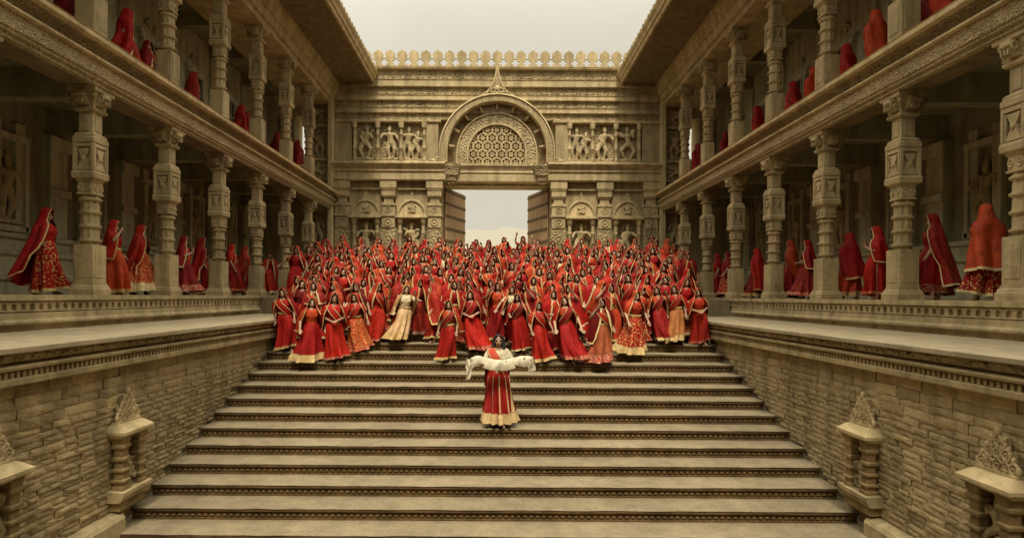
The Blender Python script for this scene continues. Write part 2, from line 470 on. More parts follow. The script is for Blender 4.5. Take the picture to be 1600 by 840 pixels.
# ------------------------------------------------------------------ staircase
stairs = empty('staircase', (0, nose_y(N_LOW), tread_z(N_LOW) - RISE), 'wide flight of worn stone steps climbing to the gateway', 'staircase', kind='structure')
def step_meshes():
    mbs = []
    for var in range(4):
        t = MB()   # tread slab with a rounded, worn nosing
        prof = [(RUN + 0.10, -0.018), (RUN + 0.10, 0.0), (0.012, 0.0), (0.003, -0.004), (0.0, -0.010), (0.003, -0.015), (0.012, -0.018)]
        rings = []
        for i in range(41):
            x = -XS + 2 * XS * i / 40
            d = R.uniform(-0.006, 0.006); e = R.uniform(-0.004, 0.004)
            rings.append([(x, u + (d if u < 0.1 else 0), w + (e if u < 0.1 and w > -0.05 else 0)) for (u, w) in prof])
        t.loft(rings)
        mbs.append(t.mesh('tread', 'tread', 40))
    r = MB()
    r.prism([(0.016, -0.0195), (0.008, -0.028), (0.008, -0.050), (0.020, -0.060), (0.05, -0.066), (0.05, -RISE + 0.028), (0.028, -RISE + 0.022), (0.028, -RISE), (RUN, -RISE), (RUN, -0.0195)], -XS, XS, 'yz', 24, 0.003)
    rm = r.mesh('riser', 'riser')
    o = MB()
    x = -XS + 0.06
    while x < XS - 0.06:
        w = 0.034
        b0 = len(o.v)
        zc, hz, y0, y1 = -0.110, 0.028, 0.052, 0.028
        o.v += [(x - w, y0, zc - hz), (x + w, y0, zc - hz), (x + w, y0, zc + hz), (x - w, y0, zc + hz), (x - w * .55, y1, zc - hz * .5), (x + w * .55, y1, zc - hz * .5), (x + w * .55, y1, zc + hz * .5), (x - w * .55, y1, zc + hz * .5)]
        for q in ((0, 1, 5, 4), (1, 2, 6, 5), (2, 3, 7, 6), (3, 0, 4, 7), (4, 5, 6, 7)): o.face([b0 + i for i in q])
        x += 0.095 + R.uniform(-0.004, 0.004)
    return mbs, rm, o.mesh('riser_studs', 'stud')
tr_m, ri_m, st_m = step_meshes()
for n in range(N_LOW, N_TOP + 1):
    w = T(0, nose_y(n), tread_z(n))
    s = put('step', tr_m[n % 4], stairs, w)
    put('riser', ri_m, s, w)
    put('riser_studs', st_m, s, w, kind='stuff')
# landing and the short upper flight, as wide as the court between the galleries
mb = MB(); mb.box(-7.15, 7.15, nose_y(N_TOP) + RUN + 0.02, 21.6, LAND_Z - 0.5, LAND_Z - 0.003)
put('landing', mb.mesh('landing', 'tread'), stairs)
for i in range(4):
    mb = MB(); y = 19.6 + 0.5 * i; z = LAND_Z + RISE * (i + 1)
    mb.box(-7.15, 7.15, y, (YB + 1.6) if i == 3 else y + 0.56, LAND_Z - 0.004 - 0.003 * i, z, 0.012)
    put('step', mb.mesh('upper_step', 'tread'), stairs)

# ------------------------------------------------------------------ stair side walls with masonry, mouldings and ledge
BR = []
for i in range(6):
    # rough block: domed, uneven face on both long sides, worn edges
    mb = MB(); NY, NZ = 4, 3
    rr_ = []
    for i in range(NZ + 1):
        t = i / NZ - .5
        ring = []
        for j in range(NY + 1):
            u = j / NY - .5
            edge = (abs(u) > .49) or (abs(t) > .49)
            ring.append((-.5 + (.16 if edge else 0) + R.uniform(-.05, .06), u * (1 + R.uniform(-.02, .02)), t + (R.uniform(-.04, .04) if not edge or abs(u) < .49 else 0)))
        for j in range(NY, -1, -1):
            u = j / NY - .5
            edge = (abs(u) > .49) or (abs(t) > .49)
            ring.append((.5 - (.16 if edge else 0) - R.uniform(-.07, .08), u, t))
        rr_.append(ring)
    mb.loft(rr_)
    BR.append(mb)
BRM = [b.mesh('brick', 'brick') for b in BR]
def stair_z(y):
    if y < nose_y(N_LOW): return tread_z(N_LOW) - RISE
    return tread_z(min(N_TOP, int((y - nose_y(0)) // RUN)))
SHRINES = (8.36, 6.11)
def stair_wall(s, side):
    P = lambda pr: [(s * x, z) for x, z in pr]
    YE = nose_y(N_TOP) + RUN + 0.02
    root = empty('stair_wall', (s * 5.8, 8, tread_z(N_LOW) - RISE), 'rough masonry wall with carved coping flanking the stairs on the ' + side, 'wall')
    mb = MB(); mb.box(s * 5.455, s * 7.1, -6, YE, -5.2, -1.02)
    put('core', mb.mesh('wall_core', 'mortar'), root)
    # courses of rough bricks
    rr = random.Random(21 + int(s))
    z = -1.04; bricks = []
    while z > -4.9:
        big = z > -1.5
        h = rr.uniform(0.10, 0.145) if big else rr.uniform(0.062, 0.10)
        y = 3.2 + rr.uniform(0, .3)
        while y < YE - 0.05:
            ln = min(rr.uniform(0.30, 0.56) if big else rr.uniform(0.16, 0.40), YE - y)
            if z > stair_z(y + ln) - 0.03 and y > 4.2 - 0.0:
                bricks.append((y + ln / 2, z - h / 2, ln - 0.004, h - 0.003, 5.40 + rr.uniform(-0.012, 0.014), rr.randrange(6), rr.uniform(-1.0, 1.0)))
            y += ln
        z -= h
    vis = [b for b in bricks if b[0] > 5.75]
    vis.sort(key=lambda b: b[0])
    keep = set(id(b) for b in vis[:300])
    st = MB()
    for b in bricks:
        y, z, ln, h, x, v, t = b
        w = T(s * (x + 0.0375), y, z) @ Matrix.Rotation(math.radians(t), 4, 'X') @ Matrix.Diagonal((0.075, ln, h, 1))
        if id(b) in keep: put('brick', BRM[v], root, w)
        else:
            k0 = len(st.v); st.v += [tuple(w @ Vector(p)) for p in BR[v].v]
            for f in BR[v].f: st.face([k0 + i for i in f])
    put('brickwork', st.mesh('brickwork', 'brick'), root, kind='stuff')
    # carved coping bands under the ledge
    def band(name, pr, mat, n=60, jit=0.002):
        return put(name, MB().prism(P(pr), -6, YE, 'xz', n, jit).mesh(name, mat), root)
    band('coping', [(5.20, -0.60), (5.215, -0.585), (7.24, -0.585), (7.24, -0.665), (5.235, -0.665), (5.20, -0.65)], 'sand')
    band('moulding', [(5.30, -0.665), (5.275, -0.70), (5.275, -0.745), (5.31, -0.765), (5.6, -0.765), (5.6, -0.665)], 'stone_carved')
    band('moulding', [(5.355, -0.765), (5.355, -0.79), (5.26, -0.805), (5.25, -0.82), (5.26, -0.85), (5.33, -0.865), (5.6, -0.865), (5.6, -0.765)], 'stone')
    band('moulding', [(5.345, -0.865), (5.345, -0.94), (5.6, -0.94), (5.6, -0.865)], 'stone')
    band('moulding', [(5.30, -0.94), (5.285, -0.955), (5.285, -1.015), (5.305, -1.03), (5.6, -1.03), (5.6, -0.94)], 'stone')
    dt = MB(); y = -1.0
    while y < YE - 0.05:
        dt.box(s * 5.30, s * 5.35, y, y + 0.045, -0.935, -0.872); y += 0.082
    put('dentil_row', dt.mesh('dentil_row', 'stone'), root, kind='stuff')
    # plinth at the wall foot, in front of the shrines
    put('wall_plinth', MB().prism(P([(5.22, -5.2), (5.22, -3.16), (5.25, -3.11), (5.36, -3.08), (5.5, -3.08), (5.5, -5.2)]), -6, 8.15, 'xz', 30, 0.003).mesh('wall_plinth', 'stone'), root)
    return root
WALLS = {s: stair_wall(s, nm) for s, nm in ((-1, 'left'), (1, 'right'))}

# ------------------------------------------------------------------ carved figures (relief statues)
def figure(pose, name, voxel=0.02):
    """stone deity or dancer, about 1.3 high, facing -y, feet at z=0"""
    mb = MB(); r = random.Random(pose * 7 + 1)
    hx = (0.07, -0.08, 0.05, -0.05, 0.0)[pose % 5]
    seated = pose % 5 == 4
    zb = 0.25 if seated else 0.62
    mb.tube([(hx, 0, zb), (hx * .4, -.02, zb + .15), (-hx * .4, -.02, zb + .32), (-hx * .2, 0, zb + .40)], [.15, .12, .155, .075], 10)
    mb.ell((hx, 0, zb), (.18, .15, .13)); mb.ell((-hx * .4 - .05, -.09, zb + .27), (.055, .05, .055)); mb.ell((-hx * .4 + .05, -.09, zb + .27), (.055, .05, .055))
    hz = zb + .49
    mb.ell((-hx * .3, -.03, hz), (.075, .085, .095)); mb.tube([(-hx * .3, -.02, hz + .05), (-hx * .3, -.01, hz + .14), (-hx * .3, 0, hz + .24)], [.085, .065, .02], 8)
    if seated:
        mb.tube([(.1, 0, zb), (.27, -.12, zb - .02), (.06, -.2, zb - .08)], [.085, .075, .045], 8); mb.tube([(-.1, 0, zb), (-.25, -.1, zb), (-.2, -.12, zb - .25)], [.085, .07, .045], 8)
    else:
        b = (0.16, 0.1, 0.22, 0.06)[pose % 4]
        mb.tube([(hx + .07, 0, zb), (hx + .1 + b * .5, -.08, .34), (hx + .05, -.02, .05)], [.11, .085, .055], 8)
        mb.tube([(hx - .07, 0, zb), (hx - .1 - b, -.1, .36), (hx - .07 - b * .3, -.04, .06)], [.11, .085, .055], 8)
        mb.ell((hx + .04, -.06, .04), (.05, .09, .035)); mb.ell((hx - .08, -.08, .04), (.05, .09, .035))
    sx = .16; sz = zb + .36
    for sg in (-1, 1):
        for k in range(2 if pose % 2 == 0 else 1):
            a = r.uniform(.2, 1.1) if k else r.uniform(-1.3, -.3)
            e = (-hx * .4 + sg * (sx + .13 * math.cos(a)), -.05, sz + .2 * math.sin(a))
            hnd = (e[0] - sg * r.uniform(-.08, .12), -.12, e[2] + r.uniform(-.16, .2))
            mb.tube([(-hx * .4 + sg * sx * .8, 0, sz), e, hnd], [.07, .06, .045], 8); mb.ell(hnd, (.045, .045, .05), 8, 6)
    for k in range(7):
        a = math.pi * k / 6; mb.ell((-hx * .3 + .17 * math.cos(a), .05, hz + .17 * math.sin(a)), (.04, .03, .04), 6, 4)
    mb.tube([(-.3, .02, .0), (.3, .02, .0)], .07, 8)
    mb.box(-.34, .34, -.12, .1, -.05, .04)
    return remesh(mb, name, 'stone_relief', voxel, 1)
FIG = [figure(p, 'carved_figure') for p in range(5)]

# ------------------------------------------------------------------ wall shrines beside the stairs
def shrine(s, yc, label):
    z0 = -2.80
    root = empty('wall_shrine', (s * XS, yc, z0), label, 'shrine', 'carved shrines on the stair walls')
    W = lambda y, z, x=0.0: T(s * x, yc + y, z)
    hw = 0.285
    def pt(name, mb, mat, sm=None): return put(name, mb.mesh(name, mat, sm), root, T(0, yc, 0))
    X0 = 5.43
    mb = MB(); mb.prism([(s * X0, z0 - .12), (s * 5.22, z0 - .12), (s * 5.17, z0 - .03), (s * 5.17, z0 + .02), (s * X0, z0 + .04)], -hw - .06, hw + .06, 'xz')
    pt('sill', mb, 'stone')
    mb = MB(); mb.box(s * 5.25, s * X0, -hw - .01, hw + .01, z0 - .26, z0 - .12, .01)
    pt('base', mb, 'shrine')
    mb = MB(); mb.box(s * 5.385, s * X0, -hw + .08, hw - .08, z0 + .04, z0 + .80)
    pt('recess', mb, 'shrine')
    for sg in (-1, 1):
        lv = [(0.0, .105), (.07, .105), (.08, .085), (.14, .085), (.16, .115), (.19, .115), (.21, .08), (.33, .078), (.35, .11), (.385, .11), (.40, .078), (.53, .075), (.55, .11), (.59, .11), (.61, .075), (.74, .08), (.78, .115), (.82, .115), (.84, .095), (.96, .12)]
        lv = [(z_ * .78, r_ * .9) for z_, r_ in lv]
        p = MB().sq([(z_, r_ * .92) for z_, r_ in lv], .012)
        put('pillar', p.mesh('shrine_pillar', 'shrine', 40), root, T(s * 5.305, yc + sg * (hw - .095), z0 + .022))
    # heavy bevelled eave slab
    mb = MB()
    a = [(s * X0, -hw - .03, -2.03), (s * 5.22, -hw - .03, -2.03), (s * 5.22, hw + .03, -2.03), (s * X0, hw + .03, -2.03)]
    b = [(s * X0, -hw - .06, -1.98), (s * 5.15, -hw - .06, -1.98), (s * 5.15, hw + .06, -1.98), (s * X0, hw + .06, -1.98)]
    b2 = [(s * X0, -hw - .06, -1.94), (s * 5.15, -hw - .06, -1.94), (s * 5.15, hw + .06, -1.94), (s * X0, hw + .06, -1.94)]
    c = [(s * X0, -hw + .02, -1.84), (s * 5.25, -hw + .02, -1.84), (s * 5.25, hw - .02, -1.86), (s * X0, hw - .02, -1.84)]
    mb.loft([a, b, b2, c]); pt('eave_slab', mb, 'stone_light')
    # crest: pierced scrollwork with a rounded stepped outline
    mb = MB()
    xc = 5.335
    def ring(y, z, Rr, r=.02): mb.torus((s * xc, y, z), Rr, r, seg=14, sides=6, plane='yz')
    for (y, z, q) in ((-.24, -1.79, .065), (0, -1.79, .07), (.24, -1.79, .065), (-.12, -1.78, .05), (.12, -1.78, .05), (-.13, -1.66, .06), (.13, -1.66, .06), (0, -1.66, .055), (0, -1.53, .055), (-.085, -1.565, .035), (.085, -1.565, .035)):
        ring(y, z, q); ring(y + .012, z - .01, q * .45, .014)
    for sg in (-1, 1):
        pts = [(s * xc, sg * (.33 - .02 * k) if k < 3 else sg * .30 * math.cos((k - 2) / 6 * math.pi / 2), -1.86 + (.07 * k if k < 3 else .14 + .28 * math.sin((k - 2) / 6 * math.pi / 2))) for k in range(9)]
        mb.ell((s * xc, sg * .31, -1.80), (.03, .03, .055), 8, 6); mb.ell((s * xc, sg * .235, -1.70), (.025, .028, .045), 8, 6); mb.ell((s * xc, sg * .165, -1.60), (.022, .026, .04), 8, 6); mb.ell((s * xc, sg * .10, -1.51), (.022, .026, .036), 8, 6)
    mb.ell((s * xc, 0, -1.44), (.035, .04, .06), 8, 6); mb.box(s * (xc - .03), s * (xc + .06), -.33, .33, -1.89, -1.845)
    mb.box(s * (xc + .03), s * (xc + .06), -.22, .22, -1.86, -1.62); mb.box(s * (xc + .03), s * (xc + .06), -.12, .12, -1.62, -1.48)
    mb.v = [(x, y * .80, z + .03) for x, y, z in mb.v]; pt('crest', mb, 'stone_light', 50)
    put('statue', FIG[4 if yc > 7 else 2], root, T(s * 5.36, yc, z0 + .06) @ RZ(math.radians(-90 * s)) @ Matrix.Scale(.50, 4))
    return root
for s, nm in ((-1, 'left'), (1, 'right')):
    shrine(s, SHRINES[0], 'carved stone niche shrine partway up the %s stair wall, the farther one' % nm)
    shrine(s, SHRINES[1], 'carved stone niche shrine low on the %s stair wall, cut by the picture edge' % nm)

# ------------------------------------------------------------------ carved column, shared by both galleries and both storeys
def column_meshes():
    H = 3.83
    out = {}
    mb = MB(); mb.sq([(0, .265), (.11, .265), (.125, .25), (.17, .235), (.19, .215), (.23, .215)]); out['plinth'] = mb.mesh('plinth', 'stone')
    mb = MB(); mb.sq([(.23, .195), (.93, .195)], .02)
    for k in range(4):                       # raised lozenge and border on each face of the foot block
        st = len(mb.v)
        mb.box(-.14, .14, -.204, -.19, .32, .84, .008)
        mb.xf(RZ(math.pi / 2 * k), st)
    out['foot_block'] = mb.mesh('foot_block', 'stone')
    lv = [(.93, .185)]
    for z in (1.02, 1.28, 1.54, 1.78): lv += [(z - .045, .185), (z - .032, .215), (z - .012, .232), (z + .012, .232), (z + .018, .20), (z + .036, .20), (z + .04, .185)]
    lv += [(1.86, .185)]
    rings = []
    for z, r in lv:
        rg = []
        for j in range(32):
            a = 2 * math.pi * j / 32
            f = 1 - .10 * (1 if j % 4 in (1, 2) else 0) if r < .19 else 1.0
            rg.append((r * f * math.cos(a), r * f * math.sin(a), z))
        rings.append(rg)
    mb = MB().loft(rings); out['column'] = mb.mesh('column', 'stone', 30)
    mb = MB(); mb.sq([(1.86, .205), (1.885, .205), (1.885, .185), (2.10, .185), (2.10, .205), (2.13, .205)], .03)
    for k in range(4):
        for x in (-.09, .09):
            st = len(mb.v)
            mb.torus((x, -.19, 1.995), .055, .018, seg=10, sides=5); mb.ell((x, -.19, 1.995), (.025, .03, .025), 6, 4)
            mb.xf(RZ(math.pi / 2 * k), st)
    out['rosette_band'] = mb.mesh('rosette_band', 'stone')
    mb = MB(); mb.sq([(2.13, .20), (2.16, .265), (2.25, .275), (2.29, .255), (2.30, .215)], .02); out['collar'] = mb.mesh('collar', 'stone')
    mb = MB(); mb.sq([(2.30, .17), (2.42, .15), (2.62, .16), (2.78, .19)])
    for k in range(4):                       # carved faces: frame, flared lotus and beads
        st = len(mb.v)
        mb.box(-.235, -.185, -.255, -.15, 2.30, 2.80); mb.box(.185, .235, -.255, -.15, 2.30, 2.80); mb.box(-.183, .183, -.25, -.15, 2.73, 2.79)
        mb.prism([(-.17, 2.31), (.17, 2.31), (.07, 2.46), (.05, 2.54), (.14, 2.70), (-.14, 2.70), (-.05, 2.54), (-.07, 2.46)], -.235, -.14, 'xz')
        mb.ell((0, -.245, 2.51), (.05, .035, .05), 8, 5)
        mb.xf(RZ(math.pi / 2 * k), st)
    out['carved_block'] = mb.mesh('carved_block', 'stone_relief')
    mb = MB(); mb.sq([(2.80, .24), (2.82, .26), (2.90, .26), (2.92, .235), (2.96, .235), (2.99, .20)], .015); out['upper_collar'] = mb.mesh('upper_collar', 'stone')
    mb = MB(); mb.sq([(2.97, .165), (3.40, .165)], .015)
    for k in range(4):
        st = len(mb.v); mb.box(-.09, .09, -.178, -.16, 3.04, 3.33); mb.xf(RZ(math.pi / 2 * k), st)
    out['neck'] = mb.mesh('neck', 'stone')
    mb = MB(); mb.sq([(3.38, .20), (3.41, .235), (3.45, .235), (3.47, .185), (3.55, .19), (3.68, .25), (3.74, .30), (3.745, .335), (3.83, .34)])
    for k in range(4):
        st = len(mb.v)
        arm = [(-.18, 3.50), (-.28, 3.52), (-.36, 3.575), (-.40, 3.65), (-.395, 3.73), (-.18, 3.745)]
        mb.prism(arm, -.11, .11, 'yz')
        for x in (-.115, .115): mb.torus((x, -.325, 3.635), .055, .02, seg=12, sides=5, plane='yz')
        mb.ell((0, -.40, 3.66), (.12, .03, .04), 8, 5)
        for x in (-.07, 0, .07): mb.box(x - .012, x + .012, -.41, -.2, 3.52, 3.60)
        mb.xf(RZ(math.pi / 2 * k), st)
        st = len(mb.v)
        mb.ell((0, -.34, 3.69), (.06, .06, .06), 8, 5); mb.xf(RZ(math.pi / 2 * k + math.pi / 4), st)
    out['capital'] = mb.mesh('capital', 'stone_relief')
    for k_, me in out.items():
        q = {'plinth': .90, 'foot_block': .97}.get(k_, .80)
        for v in me.vertices: v.co.x *= q; v.co.y *= q
    return out
CM = column_meshes()
def column(parent, x, y, z, rot=0):
    w = T(x, y, z) @ RZ(rot)
    c = put('column', CM['column'], parent, w)
    for k in CM:
        if k != 'column': put(k, CM[k], c, w)
    return c

ARCH = MB()   # one small arched niche block of the plinth frieze, 0.17 wide
def arch_block():
    w, h = .085, .150
    out = [(-w, 0), (w, 0), (w, h), (-w, h)]
    n = 8
    inn = [(-.05, .022), (.05, .022)] + [(.05 * math.cos(math.pi * i / n), .08 + .05 * math.sin(math.pi * i / n)) for i in range(n + 1)]
    mb = MB()
    # frame strips round the arch: build as loft between the opening and the block outline at two depths
    outl = [(-w, 0), (w, 0)] + [(w, h * .55), (w, h * .8), (w, h), (w * .5, h), (0, h), (-w * .5, h), (-w, h), (-w, h * .8), (-w, h * .55)]
    A = [(0.0, u, v) for u, v in outl]; B = [(0.0, u, v) for u, v in inn]; C = [(0.045, u, v) for u, v in inn]
    mb.loft([A, B, C], False, True)
    return mb.mesh('arch_block', 'stone')
ARM = arch_block()

# ------------------------------------------------------------------ the two gallery wings
def wing(s, side):
    P = lambda pr: [(s * x, z) for x, z in pr]
    root = empty('gallery_wing', (s * 9, 12, FLOOR1 - 0.6), 'two storey pillared stone gallery along the %s side of the court' % side, 'gallery')
    def pr(name, prof, mat, y0=Y_NEAR, y1=YB - 0.003, n=60, jit=0.002, parent=None):
        return put(name, MB().prism(P(prof), y0, y1, 'xz', n, jit).mesh(name, mat), parent or root)
    # plinth: platform slab, arched frieze, slope, roll
    pr('platform', [(7.20, FLOOR1), (7.20, -.115), (7.235, -.125), (7.3, -.125), (7.3, -.62), (12.4, -.62), (12.4, FLOOR1)], 'stone')
    pr('plinth_slope', [(7.265, -.29), (7.24, -.30), (7.235, -.40), (7.19, -.44), (7.19, -.47), (7.235, -.485), (7.29, -.485), (7.29, -.29)], 'stone')
    pr('plinth_foot', [(7.275, -.485), (7.275, -.586), (7.4, -.586), (7.4, -.485)], 'stone')
    y = 4.0
    while y < YB - .1:
        put('arch_block', ARM, root, T(s * 7.232, y, -.285) @ (Matrix() if s > 0 else Matrix.Diagonal((-1, 1, 1, 1)))); y += .172
    # balcony entablature
    e = pr('architrave', [(7.30, 3.80), (7.30, 3.86), (7.25, 3.88), (7.25, 3.92), (7.22, 3.94), (7.19, 4.17), (7.31, 4.17), (7.9, 4.17), (7.9, 3.83), (7.42, 3.83), (7.42, 3.80)], 'beam_fine')
    pr('beam_shade_strip', [(7.422, 3.806), (7.422, 3.829), (7.92, 3.829), (7.92, 3.806)], 'soffit')  # dark strip: the beam underside's shade put into its colour
    pr('fillet', [(7.16, 4.172), (7.12, 4.19), (7.12, 4.225), (7.17, 4.24), (7.6, 4.24), (7.6, 4.172)], 'stone_light')
    pr('cornice_cove', [(7.24, 4.24), (7.235, 4.30), (7.19, 4.39), (7.12, 4.45), (7.6, 4.45), (7.6, 4.24)], 'beam_carved')
    pr('cornice_lip', [(7.05, 4.45), (7.02, 4.47), (7.02, 4.53), (7.05, 4.56), (7.03, 4.58), (7.06, FLOOR2), (12.4, FLOOR2), (12.4, 4.45)], 'stone_light')
    for y0 in COL_Y:
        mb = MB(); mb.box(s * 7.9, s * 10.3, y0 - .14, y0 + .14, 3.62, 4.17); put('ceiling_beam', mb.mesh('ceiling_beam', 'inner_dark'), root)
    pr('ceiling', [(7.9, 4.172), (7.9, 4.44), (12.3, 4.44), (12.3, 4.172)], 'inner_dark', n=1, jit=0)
    # upper entablature, soffit, eave and roof tiles
    pr('upper_architrave', [(7.34, 8.43), (7.34, 8.60), (7.24, 8.62), (7.22, 8.90), (7.14, 8.92), (7.12, 9.20), (7.05, 9.24), (7.02, 9.42), (9.0, 9.42), (9.0, 8.43)], 'stone')
    pr('eave_soffit', [(5.56, 9.48), (5.56, 9.60), (7.6, 9.60), (7.6, 9.422), (7.0, 9.422)], 'soffit', Y_NEAR, YB - .14)
    pr('eave_fascia', [(5.58, 9.46), (5.50, 9.46), (5.47, 9.54), (5.50, 9.57), (5.42, 9.62), (5.40, 9.70), (5.32, 9.80), (5.30, 9.86), (5.36, 9.885), (5.56, 9.885)], 'stone_light', Y_NEAR, YB - .14)
    pr('roof', [(5.56, 9.80), (5.56, 9.88), (12.6, 11.6), (12.6, 9.80)], 'stone', n=1, jit=0)
    for y0 in COL_Y:
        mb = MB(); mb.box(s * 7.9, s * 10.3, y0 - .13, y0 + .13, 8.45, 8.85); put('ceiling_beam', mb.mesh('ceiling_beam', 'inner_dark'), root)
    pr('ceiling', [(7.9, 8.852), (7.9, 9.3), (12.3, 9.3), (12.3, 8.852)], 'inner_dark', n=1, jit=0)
    tl = MB(); tl.loft([[(k, .17 * math.cos(math.pi * i / 8), .13 * math.sin(math.pi * i / 8) + (k + 0.05) * .243) for i in range(9)] for k in (-.09, .9)])
    tm = tl.mesh('roof_tile', 'stone', 50)
    y = 2.0
    while y < YB - .3:
        put('roof_tile', tm, root, T(s * 5.40, y, 9.85) @ (Matrix() if s > 0 else Matrix.Diagonal((-1, 1, 1, 1)))); y += .36
    # inner walls: lower storey with pilasters and a stepped dado, upper storey with framed windows
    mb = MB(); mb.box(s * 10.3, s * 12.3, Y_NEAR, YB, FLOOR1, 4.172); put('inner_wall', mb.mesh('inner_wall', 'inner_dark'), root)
    pr('dado', [(10.31, FLOOR1), (10.0, FLOOR1), (10.0, .25), (9.94, .28), (9.94, .36), (10.06, .42), (10.06, .75), (10.0, .80), (10.0, .88), (10.12, .95), (10.12, 1.12), (10.05, 1.16), (10.05, 1.25), (10.31, 1.28)], 'inner_wall')
    for y0 in COL_Y:
        for d, w in ((0, .26), (.95, .12), (-.95, .12)):
            mb = MB(); mb.box(s * (10.08 if d == 0 else 10.18), s * 10.32, y0 + d - w, y0 + d + w, 1.26, 3.6, .01); p = put('pilaster', mb.mesh('pilaster', 'inner_wall'), root)
            if d == 0:
                mb = MB(); mb.box(s * 9.98, s * 10.07, y0 - .34, y0 + .34, 3.25, 3.55, .02); put('capital', mb.mesh('pilaster_capital', 'inner_wall'), p); mb = MB(); mb.box(s * 10.0, s * 10.07, y0 - .32, y0 + .32, 2.2, 2.38, .02); put('collar', mb.mesh('pilaster_collar', 'inner_wall'), p)
        yc = y0 + BAY / 2          # carved figure in a framed bay of the lower wall
        mb = MB()
        for (a, b, c, d) in ((-.46, -.36, 1.3, 3.2), (.36, .46, 1.3, 3.2), (-.5, .5, 3.203, 3.34), (-.5, .5, 1.283, 1.42)): mb.box(s * 10.12, s * 10.32, yc + a, yc + b, c, d, .01)
        fp = put('panel_frame', mb.mesh('panel_frame', 'inner_wall'), root)
        put('relief_figure', FIG[int(y0 * 4) % 4], fp, T(s * 10.24, yc, 1.5) @ RZ(math.radians(-90 * s)) @ Matrix.Diagonal((1.0, .9, 1.1, 1)))
    # upper wall with window openings between pilasters
    mb = MB(); mb.box(s * 10.3, s * 12.3, Y_NEAR, YB, FLOOR2, 8.852); put('inner_wall', mb.mesh('upper_inner_wall', 'upper_inner'), root)
    for y0 in COL_Y:
        yc = y0 + BAY / 2
        wn_ = MB(); wn_.box(s * 10.24, s * 10.32, yc - .36, yc + .36, 5.7, 7.35); wo = put('window', wn_.mesh('window', 'dark'), root)
        fr = MB()
        for (a, b, c, d) in ((-.50, -.36, 5.6, 7.35), (.36, .50, 5.6, 7.35), (-.56, .56, 7.353, 7.50), (-.64, .64, 7.503, 7.58), (-.58, .58, 5.50, 5.598)):
            fr.box(s * 10.14, s * 10.33, yc + a, yc + b, c, d, .01)
        for zz in (6.25, 6.8): fr.box(s * 10.215, s * 10.238, yc - .36, yc + .36, zz - .02, zz + .02)
        for yy in (-.12, .12): fr.box(s * 10.218, s * 10.235, yc + yy - .018, yc + yy + .018, 5.7, 7.35)
        put('window_frame', fr.mesh('window_frame', 'upper_inner'), wo)
        sc_ = MB(); sc_.torus((s * 10.27, yc, 7.85), .22, .05, 0, math.pi, 10, 6, 'yz'); sc_.ell((s * 10.27, yc, 7.9), (.05, .1, .12), 8, 6); put('window_crest', sc_.mesh('window_crest', 'inner_wall', 50), wo)
        pl = MB(); pl.box(s * 10.2, s * 10.32, y0 - .2, y0 + .2, FLOOR2, 8.4, .01); put('pilaster', pl.mesh('upper_pilaster', 'upper_inner'), root)
    for y0 in COL_Y:
        column(root, s * COLX, y0, FLOOR1, R.randrange(4) * math.pi / 2 + R.uniform(-.012, .012))
        column(root, s * COLX, y0, FLOOR2 + 0.002, R.randrange(4) * math.pi / 2 + R.uniform(-.012, .012))
    return root
WINGS = {s: wing(s, nm) for s, nm in ((-1, 'left'), (1, 'right'))}

# unseen wall and eave, added behind the viewpoint to darken camera-facing stone
rw = empty('added_rear_wall', (0, Y_NEAR - .6, tread_z(N_LOW) - RISE), 'plain stone wall added opposite the gateway to shade camera-facing stone', 'wall')
mb = MB(); mb.box(-12.3, 12.3, Y_NEAR - 1.2, Y_NEAR - .01, -5.0, 10.2); put('wall', mb.mesh('added_rear_wall', 'stone_ashlar'), rw)  # added unseen wall, shades camera-facing stone
mb = MB(); mb.box(-5.4, 5.4, Y_NEAR - .01, Y_NEAR + 2.2, 9.5, 9.75); put('added_eave', mb.mesh('added_rear_eave', 'soffit'), rw)
# ------------------------------------------------------------------ the gate wall closing the court
gate = empty('gate_wall', (0, YB, TERR_Z), 'carved stone gateway wall with great arch closing the court', 'gateway')
def gp(name, mb, mat, sm=None, parent=None, wmat=None, kind=None):
    return put(name, mb.mesh(name, mat, sm), parent or gate, wmat, kind=kind)
DX, DTOP = 2.42, 4.97
mb = MB()
Y0, Y1 = YB + .25, YB + 1.3
for s in (-1, 1):
    mb.box(s * DX, s * 8.45, Y0, Y1, -.6, 10.02)
    # end walls of the galleries with their window openings
    mb.box(s * 8.45, s * 12.3, Y0, Y1, -.6, 6.2); mb.box(s * 8.45, s * 12.3, Y0, Y1, 8.05, 10.02)
    for (a, b) in ((8.45, 8.62), (9.14, 9.60), (9.72, 9.82), (9.95, 12.3)): mb.box(s * a, s * b, Y0, Y1, 6.2, 8.05)
mb.box(-DX, DX, Y0, Y1, DTOP, 5.92); mb.box(-DX, DX, Y0, Y1, 7.64, 10.02); mb.box(-DX, DX, Y1 - .1, Y1, 5.92, 7.64)
for s in (-1, 1): mb.box(s * 1.28, s * DX, Y0, Y1 - .1, 5.92, 7.64)
gp('wall', mb, 'stone_ashlar')

def hprof(prof, x0, x1, name, mat, n=30, jit=0.002, parent=None):
    """moulding swept along x; profile given as (out, z) with out = metres in front of the wall"""
    return put(name, MB().prism([(YB - (o if o > .001 else -.30), z) for o, z in prof], x0, x1, 'yz', n, jit).mesh(name, mat), parent or gate)
